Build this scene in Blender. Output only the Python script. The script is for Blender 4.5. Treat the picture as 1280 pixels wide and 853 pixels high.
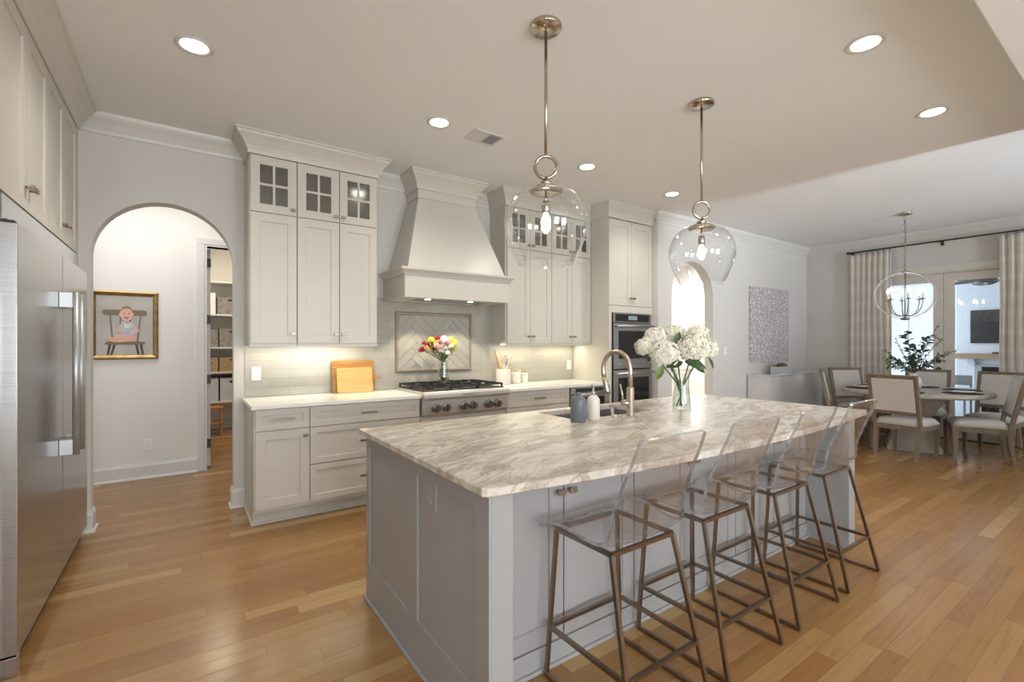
import bpy, bmesh, math, random
from mathutils import Vector, Matrix
R = math.radians
PI = math.pi
random.seed(7)
for o in list(bpy.data.objects):
    bpy.data.objects.remove(o)
C = bpy.context.scene.collection
SC = bpy.context.scene

# ------------------------------------------------------------------ camera
cam = bpy.data.cameras.new('camera')
cam.sensor_fit = 'HORIZONTAL'
cam.sensor_width = 36
cam.lens = 587.5 * 36 / 1280
cam.shift_y = 3.5 / 1280
cam.clip_start = 0.05
co = bpy.data.objects.new('camera', cam)
C.objects.link(co)
co.location = (0, 0, 1.372)
co.rotation_euler = (R(90), 0, R(-34.86))
SC.camera = co

# ------------------------------------------------------------------ exposure, sky
SC.view_settings.view_transform = 'Standard'
SC.view_settings.look = 'None'
SC.view_settings.gamma = 1
SC.view_settings.use_curve_mapping = False
SC.view_settings.exposure = 0.36
wd = bpy.data.worlds.new('world')
SC.world = wd
wd.use_nodes = True
bg = wd.node_tree.nodes['Background']
bg.inputs[0].default_value = (0.80, 0.90, 1.0, 1)
bg.inputs[1].default_value = 1.0

def area(name, loc, rot, sx, sy, power, col=(1, 1, 1), parent=None, spread=180):
    l = bpy.data.lights.new(name, 'AREA')
    l.shape = 'RECTANGLE'
    l.size = sx
    l.size_y = sy
    l.energy = power
    l.color = col
    l.spread = R(spread)
    o = bpy.data.objects.new(name, l)
    C.objects.link(o)
    o.location = loc
    o.rotation_euler = [R(a) for a in rot]
    if parent:
        o.parent = parent
        o.location = Vector(loc) - LOC[parent.name]
    return o

DAY = (0.94, 0.97, 1.0)
WARM = (1.0, 0.84, 0.62)
LOC = {}
# daylight standing in the four windows of the wall behind the camera
P_WIN = 92
for xw, pw in ((0.4, 1.0), (2.7, 1.0), (8.1, 0.45)):
    area('window_daylight', (xw, -4.44, 1.45), (120, 0, 0), 1.5, 1.9, P_WIN * pw, DAY)
# the window whose light, thrown up off the bright ground outside, makes the pale band on the dining ceiling
area('window_daylight', (5.78, -4.44, 1.3), (122, 0, 0), 0.6, 1.5, 85, (0.82, 0.90, 1.0), spread=80)
area('window_daylight', (-1.18, -2.4, 1.45), (90, 0, -90), 1.9, 1.9, 70, DAY)  # unseen west window light, added to brighten the island's left end
# unseen panels added to light both halls and the pantry; sun porch daylight
area('hall_daylight', (7.3, 5.5, 3.0), (0, 0, 0), 1.4, 1.4, 112, (0.97, 0.98, 1.0))
area('hall_lamp', (-0.3, 5.35, 3.0), (0, 0, 0), 1.6, 0.7, 17, (1, 0.965, 0.93))
area('pantry_lamp', (0.5, 7.6, 3.0), (0, 0, 0), 0.7, 0.7, 22, (1, 0.87, 0.70))
area('porch_daylight', (11.3, 4.3, 1.6), (-90, 0, 0), 3.0, 2.0, 80, (0.78, 0.88, 1.0))

# ------------------------------------------------------------------ materials
def S(r, g, b):
    f = lambda c: (c / 255 / 12.92) if c / 255 <= 0.04045 else ((c / 255 + 0.055) / 1.055) ** 2.4
    return (f(r), f(g), f(b), 1)

class NT:
    def __init__(s, name):
        s.m = bpy.data.materials.new(name)
        s.m.use_nodes = True
        s.t = s.m.node_tree
        s.p = s.t.nodes.get('Principled BSDF')
        s.out = s.t.nodes.get('Material Output')
    def n(s, typ, **k):
        d = s.t.nodes.new(typ)
        for a, b in k.items():
            setattr(d, a, b)
        return d
    def l(s, a, b):
        s.t.links.new(a, b)
    def math(s, op, a, b=None, c=None):
        d = s.n('ShaderNodeMath', operation=op)
        for i, q in enumerate((a, b, c)):
            if q is None:
                continue
            if isinstance(q, (int, float)):
                d.inputs[i].default_value = q
            else:
                s.l(q, d.inputs[i])
        return d.outputs[0]
    def ramp(s, fac, stops):
        d = s.n('ShaderNodeValToRGB')
        e = d.color_ramp.elements
        while len(e) < len(stops):
            e.new(0.5)
        for q, (p, c) in zip(e, stops):
            q.position = p
            q.color = c
        s.l(fac, d.inputs[0])
        return d.outputs[0]
    def noise(s, vec=None, scale=5, detail=4, rough=0.5, dist=0):
        d = s.n('ShaderNodeTexNoise')
        d.inputs['Scale'].default_value = scale
        d.inputs['Detail'].default_value = detail
        d.inputs['Roughness'].default_value = rough
        d.inputs['Distortion'].default_value = dist
        if vec is not None:
            s.l(vec, d.inputs['Vector'])
        return d.outputs['Fac']
    def obj(s, scale=(1, 1, 1), rot=(0, 0, 0)):
        t = s.n('ShaderNodeTexCoord')
        mp = s.n('ShaderNodeMapping')
        mp.inputs['Scale'].default_value = scale
        mp.inputs['Rotation'].default_value = [R(a) for a in rot]
        s.l(t.outputs['Object'], mp.inputs['Vector'])
        return mp.outputs[0]
    def bump(s, h, st=0.2, dist=0.002):
        b = s.n('ShaderNodeBump')
        b.inputs['Strength'].default_value = st
        b.inputs['Distance'].default_value = dist
        s.l(h, b.inputs['Height'])
        s.l(b.outputs[0], s.p.inputs['Normal'])
    def mix(s, fac, a, b):
        d = s.n('ShaderNodeMix', data_type='RGBA')
        for i, q in ((0, fac), (6, a), (7, b)):
            if isinstance(q, (int, float)):
                d.inputs[i].default_value = q
            elif isinstance(q, tuple):
                d.inputs[i].default_value = q
            else:
                s.l(q, d.inputs[i])
        return d.outputs[2]

def mat(name, col, rough=0.5, metal=0.0, var=0.06, scale=8, stretch=(1, 1, 1), bump=0.0, coat=0.0, bd=0.001, spec=0.5):
    t = NT(name)
    v = t.obj(stretch)
    f = t.noise(v, scale, 4)
    lo = tuple(max(0, c * (1 - var)) for c in col[:3]) + (1,)
    hi = tuple(min(1, c * (1 + var)) for c in col[:3]) + (1,)
    t.l(t.ramp(f, [(0.3, lo), (0.7, hi)]), t.p.inputs['Base Color'])
    t.p.inputs['Roughness'].default_value = rough
    t.p.inputs['Metallic'].default_value = metal
    t.p.inputs['Specular IOR Level'].default_value = spec
    if coat:
        t.p.inputs['Coat Weight'].default_value = coat
        t.p.inputs['Coat Roughness'].default_value = 0.1
    if bump:
        t.bump(f, bump, bd)
    return t.m

def emit(name, col, st):
    t = NT(name)
    t.p.inputs['Base Color'].default_value = col
    t.p.inputs['Emission Color'].default_value = col
    t.p.inputs['Emission Strength'].default_value = st
    return t.m

def clear(name, tint, base=0.05, grow=0.8, power=3.0, rough=0.02, gcol=(1, 1, 1, 1)):
    t = NT(name)
    t.t.nodes.remove(t.p)
    tr = t.n('ShaderNodeBsdfTransparent')
    tr.inputs[0].default_value = tint
    gl = t.n('ShaderNodeBsdfGlossy')
    gl.inputs['Roughness'].default_value = rough
    gl.inputs[0].default_value = gcol
    lw = t.n('ShaderNodeLayerWeight')
    lw.inputs[0].default_value = 0.5
    fac = t.math('MULTIPLY_ADD', t.math('POWER', lw.outputs['Facing'], power), grow, base)
    mx = t.n('ShaderNodeMixShader')
    t.l(fac, mx.inputs[0])
    t.l(tr.outputs[0], mx.inputs[1])
    t.l(gl.outputs[0], mx.inputs[2])
    t.l(mx.outputs[0], t.out.inputs[0])
    return t.m

M = {}
M['cabinet'] = mat('painted_cabinet', (0.60, 0.575, 0.52, 1), 0.35, var=0.015, scale=2)
M['island'] = mat('island_grey_paint', (0.33, 0.33, 0.33, 1), 0.35, var=0.015, scale=2)
M['wall'] = mat('wall_paint', (0.63, 0.615, 0.585, 1), 0.7, var=0.02, scale=1.5, bump=0.03)
M['ceiling'] = mat('ceiling_paint', (0.81, 0.825, 0.815, 1), 0.8, var=0.015, scale=1.0)
M['trim'] = mat('white_trim_paint', (0.65, 0.64, 0.61, 1), 0.35, var=0.01, scale=2)
M['hallwall'] = mat('hall_wall_paint', (0.745, 0.73, 0.695, 1), 0.7, var=0.015, scale=1.5)
M['quartz'] = mat('white_quartz', (0.80, 0.79, 0.76, 1), 0.18, var=0.03, scale=20)
M['bronze'] = mat('champagne_bronze', (0.42, 0.34, 0.25, 1), 0.3, 1.0, var=0.06)
M['pull'] = mat('brushed_pewter', (0.30, 0.27, 0.23, 1), 0.35, 1.0, var=0.06)
M['stoolmetal'] = mat('antique_brass_tube', (0.30, 0.235, 0.18, 1), 0.28, 1.0, var=0.10, scale=14)
M['nickel'] = mat('polished_nickel', (0.52, 0.46, 0.38, 1), 0.2, 1.0, var=0.05)
M['faucet'] = mat('brushed_champagne', (0.58, 0.50, 0.40, 1), 0.3, 1.0, var=0.05, scale=30)
M['black'] = mat('black_iron', (0.015, 0.015, 0.016, 1), 0.45, 0.0, var=0.2, scale=30)
M['dark'] = mat('dark_recess', (0.02, 0.019, 0.018, 1), 0.6, var=0.2)
M['blackglass'] = mat('black_oven_glass', (0.012, 0.012, 0.013, 1), 0.06, var=0.1, spec=0.6)
M['plastic'] = mat('white_plastic', (0.80, 0.79, 0.76, 1), 0.3, var=0.02)
M['slot'] = mat('slot_grey', (0.25, 0.24, 0.23, 1), 0.5)
M['ceramic'] = mat('white_stoneware', (0.72, 0.68, 0.62, 1), 0.25, var=0.04, scale=6)
M['blueceramic'] = mat('blue_grey_stoneware', (0.135, 0.155, 0.18, 1), 0.35, var=0.06, scale=6)
M['linen'] = mat('oatmeal_linen', (0.60, 0.565, 0.52, 1), 0.9, var=0.08, scale=90, bump=0.15)
M['linendark'] = mat('beige_linen', (0.50, 0.45, 0.385, 1), 0.9, var=0.08, scale=90, bump=0.15)
M['chairwood'] = mat('weathered_oak', (0.20, 0.15, 0.105, 1), 0.5, var=0.25, scale=18, stretch=(1, 1, 0.12), bump=0.05)
M['tablewood'] = mat('whitewashed_oak', (0.40, 0.36, 0.31, 1), 0.45, var=0.14, scale=14, stretch=(0.2, 1, 1), bump=0.05)
M['lacquer'] = mat('glossy_white_lacquer', (0.66, 0.66, 0.66, 1), 0.12, var=0.01, scale=2)
M['leaf'] = mat('dark_green_leaf', (0.045, 0.10, 0.035, 1), 0.45, var=0.4, scale=30)
M['leaflight'] = mat('light_green_leaf', (0.16, 0.24, 0.06, 1), 0.45, var=0.3, scale=30)
M['eucalyptus'] = mat('blue_green_leaf', (0.045, 0.085, 0.065, 1), 0.5, var=0.4, scale=30)
M['stem'] = mat('green_stem', (0.12, 0.19, 0.06, 1), 0.5, var=0.2)
M['twig'] = mat('brown_twig', (0.07, 0.05, 0.03, 1), 0.7, var=0.2)
M['hydrangea'] = mat('cream_petals', (0.84, 0.82, 0.70, 1), 0.6, var=0.16, scale=25)
M['hydrangeapink'] = mat('blush_white_petals', (0.87, 0.84, 0.755, 1), 0.6, var=0.12, scale=25)
M['red'] = mat('red_petals', (0.33, 0.03, 0.035, 1), 0.6, var=0.3, scale=40)
M['pink'] = mat('pink_petals', (0.70, 0.38, 0.34, 1), 0.6, var=0.2, scale=40)
M['yellow'] = mat('yellow_green_petals', (0.55, 0.55, 0.08, 1), 0.6, var=0.25, scale=40)
M['orange'] = mat('orange_petals', (0.62, 0.22, 0.06, 1), 0.6, var=0.25, scale=40)
M['whitepetal'] = mat('white_petals', (0.78, 0.75, 0.66, 1), 0.6, var=0.1, scale=40)
M['moss'] = mat('olive_moss', (0.13, 0.105, 0.025, 1), 0.95, var=0.5, scale=60, bump=0.4, bd=0.01)
M['concrete'] = mat('pale_grey_planter', (0.50, 0.52, 0.54, 1), 0.6, var=0.05)
M['gold'] = mat('gilt_frame', (0.36, 0.24, 0.10, 1), 0.35, 0.8, var=0.25, scale=20)
M['rod'] = mat('dark_bronze_rod', (0.06, 0.05, 0.045, 1), 0.4, 0.6)
M['hinge'] = mat('dark_hinge', (0.05, 0.045, 0.04, 1), 0.4, 0.7)
M['frenchpaint'] = mat('cream_door_paint', (0.68, 0.635, 0.56, 1), 0.4, var=0.02)
M['porchwhite'] = mat('porch_white_paint', (0.72, 0.75, 0.78, 1), 0.6, var=0.02)
M['mantelwood'] = mat('mantel_wood', (0.40, 0.27, 0.16, 1), 0.5, var=0.2, scale=12, stretch=(1, 0.1, 1))
M['firebrick'] = mat('firebox_dark', (0.05, 0.05, 0.055, 1), 0.8, var=0.3)
M['screen'] = mat('tv_screen', (0.03, 0.03, 0.03, 1), 0.12, var=0.2)
M['fandark'] = mat('fan_blade_dark', (0.10, 0.10, 0.10, 1), 0.5, var=0.1)
M['greybox'] = mat('grey_fabric_bin', (0.25, 0.235, 0.22, 1), 0.9, var=0.25, scale=25)
M['wicker'] = mat('woven_wicker', (0.36, 0.26, 0.15, 1), 0.8, var=0.5, scale=55, bump=0.5, bd=0.004)
M['bluebin'] = mat('pale_blue_bin', (0.52, 0.56, 0.60, 1), 0.6, var=0.03)
M['stoolwood'] = mat('honey_wood', (0.42, 0.20, 0.07, 1), 0.5, var=0.2)
M['spoonwood'] = mat('pale_wooden_utensil', (0.52, 0.40, 0.26, 1), 0.6, var=0.15, scale=20)
M['greyspoon'] = mat('grey_silicone', (0.35, 0.33, 0.31, 1), 0.5)
M['placemat'] = mat('charcoal_placemat', (0.045, 0.042, 0.04, 1), 0.8, var=0.2, scale=80)
M['filler'] = mat('warm_wall_paint', (0.56, 0.53, 0.48, 1), 0.6, var=0.02)
M['lens'] = emit('downlight_lens', (1.0, 0.95, 0.86, 1), 9.0)
M['hoodlens'] = emit('hood_lamp_lens', (1.0, 0.90, 0.72, 1), 14.0)
M['bulb'] = emit('warm_bulb', (1.0, 0.88, 0.70, 1), 22.0)
M['strip'] = emit('led_strip', (1.0, 0.90, 0.66, 1), 3.0)
M['handlesteel'] = mat('satin_handle_steel', (0.46, 0.47, 0.48, 1), 0.36, 0.6, var=0.03)
M['grip'] = mat('knob_grip_steel', (.27, .25, .23, 1), .3, 1.0)
M['display'] = emit('oven_display', (0.16, 0.20, 0.22, 1), 0.5)
M['glass'] = clear('clear_glass', (0.975, 0.98, 0.98, 1), 0.035, 0.75, 3.2)
M['pane'] = clear('window_pane_glass', (0.96, 0.97, 0.98, 1), 0.05, 0.7, 3.0)
M['vase'] = clear('vase_glass', (0.94, 0.96, 0.945, 1), 0.06, 0.7, 2.2)
M['water'] = clear('vase_water', (0.93, 0.95, 0.91, 1), 0.04, 0.5, 2.5)
M['acrylic'] = clear('clear_acrylic', (0.955, 0.955, 0.96, 1), 0.03, 0.55, 3.0, 0.04)
def m_edge():
    t = NT('acrylic_cut_edge')
    t.t.nodes.remove(t.p)
    tr = t.n('ShaderNodeBsdfTransparent'); tr.inputs[0].default_value = (0.62, 0.63, 0.64, 1)
    gl = t.n('ShaderNodeBsdfGlossy'); gl.inputs['Roughness'].default_value = 0.12
    df = t.n('ShaderNodeBsdfDiffuse'); df.inputs[0].default_value = (0.62, 0.63, 0.64, 1)  # grey diffuse paints in the bright refraction of the edges
    m1 = t.n('ShaderNodeMixShader'); m1.inputs[0].default_value = 0.5
    t.l(gl.outputs[0], m1.inputs[1]); t.l(df.outputs[0], m1.inputs[2])
    nz = t.noise(t.obj((30, 30, 30)), 1.0, 2)
    m2 = t.n('ShaderNodeMixShader')
    t.l(t.ramp(nz, [(0.35, (0.45, 0.45, 0.45, 1)), (0.65, (0.8, 0.8, 0.8, 1))]), m2.inputs[0])
    t.l(tr.outputs[0], m2.inputs[1]); t.l(m1.outputs[0], m2.inputs[2])
    t.l(m2.outputs[0], t.out.inputs[0])
    return t.m
M['acrylicedge'] = m_edge()
M['cabglass'] = clear('cabinet_door_glass', (0.66, 0.65, 0.62, 1), 0.16, 0.8, 3.0, 0.12)

def m_steel():
    t = NT('brushed_stainless')
    v = t.obj((0.6, 0.6, 60))
    f = t.noise(v, 4, 3)
    t.l(t.ramp(f, [(0.3, (0.40, 0.405, 0.41, 1)), (0.7, (0.49, 0.495, 0.50, 1))]), t.p.inputs['Base Color'])
    t.p.inputs['Metallic'].default_value = 1
    t.l(t.math('MULTIPLY_ADD', f, 0.10, 0.17), t.p.inputs['Roughness'])
    return t.m
M['steel'] = m_steel()
M['rangesteel'] = mat('satin_range_steel', (0.66, 0.655, 0.645, 1), 0.45, 1.0, var=0.05, scale=4, stretch=(.4, 1, 30))
M['polished'] = mat('polished_steel', (0.55, 0.55, 0.55, 1), 0.33, 1.0, var=0.03)
M['sinksteel'] = mat('satin_sink_steel', (0.30, 0.285, 0.27, 1), 0.32, 1.0, var=0.05)

def m_floor():
    t = NT('oak_plank_floor')
    tc = t.n('ShaderNodeTexCoord')
    sp = t.n('ShaderNodeSeparateXYZ')
    t.l(tc.outputs['Object'], sp.inputs[0])
    x, y = sp.outputs[0], sp.outputs[1]
    W, L = 0.086, 1.05
    yr = t.math('DIVIDE', y, W)
    row = t.math('FLOOR', yr)
    wn = t.n('ShaderNodeTexWhiteNoise', noise_dimensions='1D')
    t.l(row, wn.inputs['W'])
    xs = t.math('DIVIDE', t.math('MULTIPLY_ADD', wn.outputs['Value'], 7.3, x), L)
    colm = t.math('FLOOR', xs)
    cb = t.n('ShaderNodeCombineXYZ')
    t.l(row, cb.inputs[0]); t.l(colm, cb.inputs[1])
    w2 = t.n('ShaderNodeTexWhiteNoise', noise_dimensions='2D')
    t.l(cb.outputs[0], w2.inputs['Vector'])
    pid = w2.outputs['Value']
    fy = t.math('FRACT', yr); fx = t.math('FRACT', xs)
    gy = t.math('MINIMUM', fy, t.math('SUBTRACT', 1, fy))
    gx = t.math('MULTIPLY', t.math('MINIMUM', fx, t.math('SUBTRACT', 1, fx)), L / W)
    gap = t.math('SMOOTH_MIN', gx, gy, 0.01)
    gm = t.n('ShaderNodeMapRange'); t.l(gap, gm.inputs[0])
    gm.inputs[1].default_value = 0.0; gm.inputs[2].default_value = 0.022
    # grain runs along the board and is shifted for each board
    c2 = t.n('ShaderNodeCombineXYZ')
    t.l(t.math('MULTIPLY_ADD', pid, 31.0, t.math('MULTIPLY', x, 1.6)), c2.inputs[0])
    t.l(t.math('MULTIPLY_ADD', pid, 17.0, t.math('MULTIPLY', y, 26)), c2.inputs[1])
    g1 = t.noise(c2.outputs[0], 1.0, 6, 0.6, 1.6)
    c3 = t.n('ShaderNodeCombineXYZ')
    t.l(t.math('MULTIPLY', x, 5), c3.inputs[0]); t.l(t.math('MULTIPLY', y, 160), c3.inputs[1])
    g2 = t.noise(c3.outputs[0], 1.0, 3, 0.6)
    base = t.ramp(pid, [(0.0, S(145, 105, 61)), (0.35, S(153, 113, 68)), (0.75, S(159, 120, 74)), (0.93, S(165, 127, 81)), (1.0, S(182, 147, 98))])
    dark = t.ramp(g1, [(0.28, (0.74, 0.70, 0.66, 1)), (0.48, (1, 1, 1, 1)), (0.72, (1.06, 1.06, 1.05, 1))])
    fine = t.ramp(g2, [(0.30, (0.86, 0.84, 0.82, 1)), (0.6, (1, 1, 1, 1))])
    def mul(a, b, f=1.0):
        d = t.n('ShaderNodeMix', data_type='RGBA', blend_type='MULTIPLY')
        d.inputs[0].default_value = f
        t.l(a, d.inputs[6]); t.l(b, d.inputs[7])
        return d.outputs[2]
    c = mul(mul(base, dark, 0.7), fine, 0.55)
    c = t.mix(gm.outputs[0], S(112, 80, 50), c)
    t.l(c, t.p.inputs['Base Color'])
    t.l(t.math('MULTIPLY_ADD', g1, 0.14, 0.15), t.p.inputs['Roughness'])
    t.bump(t.math('ADD', t.math('MULTIPLY', gm.outputs[0], 1.0), t.math('MULTIPLY', g2, 0.12)), 0.25, 0.001)
    return t.m
M['floor'] = m_floor()

def m_marble():
    t = NT('fantasy_brown_marble')
    v = t.obj((1, 1, 1), (0, 0, -16))
    wz = t.n('ShaderNodeTexNoise'); wz.inputs['Scale'].default_value = 1.7; wz.inputs['Detail'].default_value = 5
    t.l(v, wz.inputs['Vector'])
    ad = t.n('ShaderNodeVectorMath', operation='MULTIPLY_ADD')
    t.l(wz.outputs['Color'], ad.inputs[0]); ad.inputs[1].default_value = (0.60, 0.26, 0); t.l(v, ad.inputs[2])
    st = t.n('ShaderNodeVectorMath', operation='MULTIPLY'); st.inputs[1].default_value = (0.8, 2.7, 1.0)
    t.l(ad.outputs[0], st.inputs[0])
    w = st.outputs[0]
    n0 = t.noise(w, 1.5, 9, 0.60, 0.5)
    n1 = t.noise(w, 3.4, 10, 0.66, 0.9)
    n2 = t.noise(t.obj((9, 30, 9), (0, 0, -16)), 1.0, 6, 0.65, 0.6)
    a = t.ramp(n0, [(0.28, S(190, 180, 168)), (0.41, S(213, 207, 198)), (0.50, S(230, 226, 220)), (0.57, S(218, 212, 204)), (0.66, S(233, 230, 226)), (0.82, S(204, 196, 186))])
    def mul(p, q, f):
        m = t.n('ShaderNodeMix', data_type='RGBA', blend_type='MULTIPLY')
        m.inputs[0].default_value = f
        t.l(p, m.inputs[6]); t.l(q, m.inputs[7])
        return m.outputs[2]
    streak = t.ramp(n1, [(0.32, S(200, 189, 176)), (0.46, S(236, 231, 225)), (0.54, (1, 1, 1, 1)), (0.68, S(226, 223, 219))])
    vein = t.ramp(t.math('ABSOLUTE', t.math('SUBTRACT', n1, 0.47)), [(0.0, S(168, 158, 148)), (0.012, S(216, 210, 203)), (0.035, (1, 1, 1, 1))])
    f = t.ramp(n2, [(0.36, S(226, 222, 216)), (0.58, (1, 1, 1, 1))])
    col = mul(mul(mul(a, streak, 0.8), vein, 0.6), f, 0.8)
    t.l(col, t.p.inputs['Base Color'])
    t.p.inputs['Roughness'].default_value = 0.24
    return t.m
M['marble'] = m_marble()

def m_tile():
    t = NT('taupe_subway_tile')
    tc = t.n('ShaderNodeTexCoord')
    sp = t.n('ShaderNodeSeparateXYZ'); t.l(tc.outputs['Object'], sp.inputs[0])
    cb = t.n('ShaderNodeCombineXYZ')
    t.l(sp.outputs[0], cb.inputs[0]); t.l(sp.outputs[2], cb.inputs[1])
    b = t.n('ShaderNodeTexBrick')
    b.offset = 0.5
    b.inputs['Scale'].default_value = 1
    b.inputs['Mortar Size'].default_value = 0.0016
    b.inputs['Mortar Smooth'].default_value = 0.1
    b.inputs['Brick Width'].default_value = 0.305
    b.inputs['Row Height'].default_value = 0.0765
    b.inputs['Color1'].default_value = (0.36, 0.35, 0.315, 1)
    b.inputs['Color2'].default_value = (0.40, 0.39, 0.355, 1)
    b.inputs['Mortar'].default_value = (0.30, 0.29, 0.26, 1)
    t.l(cb.outputs[0], b.inputs['Vector'])
    t.l(b.outputs['Color'], t.p.inputs['Base Color'])
    t.p.inputs['Roughness'].default_value = 0.16
    nz = t.noise(cb.outputs[0], 9, 2)
    t.bump(t.math('MULTIPLY_ADD', nz, 0.6, t.math('SUBTRACT', 1, b.outputs['Fac'])), 0.35, 0.002)
    return t.m
M['tile'] = m_tile()
M['tileplain'] = mat('taupe_glazed_tile', (0.36, 0.345, 0.315, 1), 0.16, var=0.05, scale=7)
M['grout'] = mat('grey_grout', (0.28, 0.27, 0.25, 1), 0.8)

def m_wood(name, a, b, axis=(1, 1, 1), scale=6):
    t = NT(name)
    v = t.obj(axis)
    f = t.noise(v, scale, 6, 0.6, 0.8)
    t.l(t.ramp(f, [(0.25, a), (0.75, b)]), t.p.inputs['Base Color'])
    t.p.inputs['Roughness'].default_value = 0.42
    return t.m
M['board'] = m_wood('acacia_board', S(138, 92, 42), S(180, 130, 68), (0.5, 9, 9), 6)
M['boardlight'] = m_wood('maple_board', S(190, 142, 80), S(222, 182, 122), (0.5, 9, 9), 7)

def m_curtain():
    t = NT('striped_sheer_linen')
    tc = t.n('ShaderNodeTexCoord')
    sp = t.n('ShaderNodeSeparateXYZ'); t.l(tc.outputs['Object'], sp.inputs[0])
    w = t.math('SINE', t.math('MULTIPLY', sp.outputs[2], 26))
    st = t.ramp(w, [(0.3, (0.68, 0.63, 0.56, 1)), (0.7, (0.72, 0.675, 0.61, 1))])
    t.l(st, t.p.inputs['Base Color'])
    t.p.inputs['Roughness'].default_value = 0.9
    return t.m
M['curtain'] = m_curtain()

def m_art():
    t = NT('speckled_mauve_canvas')
    v = t.obj()
    vo = t.n('ShaderNodeTexVoronoi'); vo.inputs['Scale'].default_value = 46
    t.l(v, vo.inputs['Vector'])
    n = t.noise(v, 30, 5, 0.7, 1.0)
    f = t.math('ADD', t.math('MULTIPLY', vo.outputs['Distance'], 0.7), t.math('MULTIPLY', n, 0.6))
    t.l(t.ramp(f, [(0.36, S(140, 130, 133)), (0.55, S(166, 156, 159)), (0.70, S(186, 177, 178)), (0.84, S(222, 217, 216))]), t.p.inputs['Base Color'])
    t.p.inputs['Roughness'].default_value = 0.7
    t.bump(f, 0.5, 0.004)
    return t.m
M['art'] = m_art()

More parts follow.
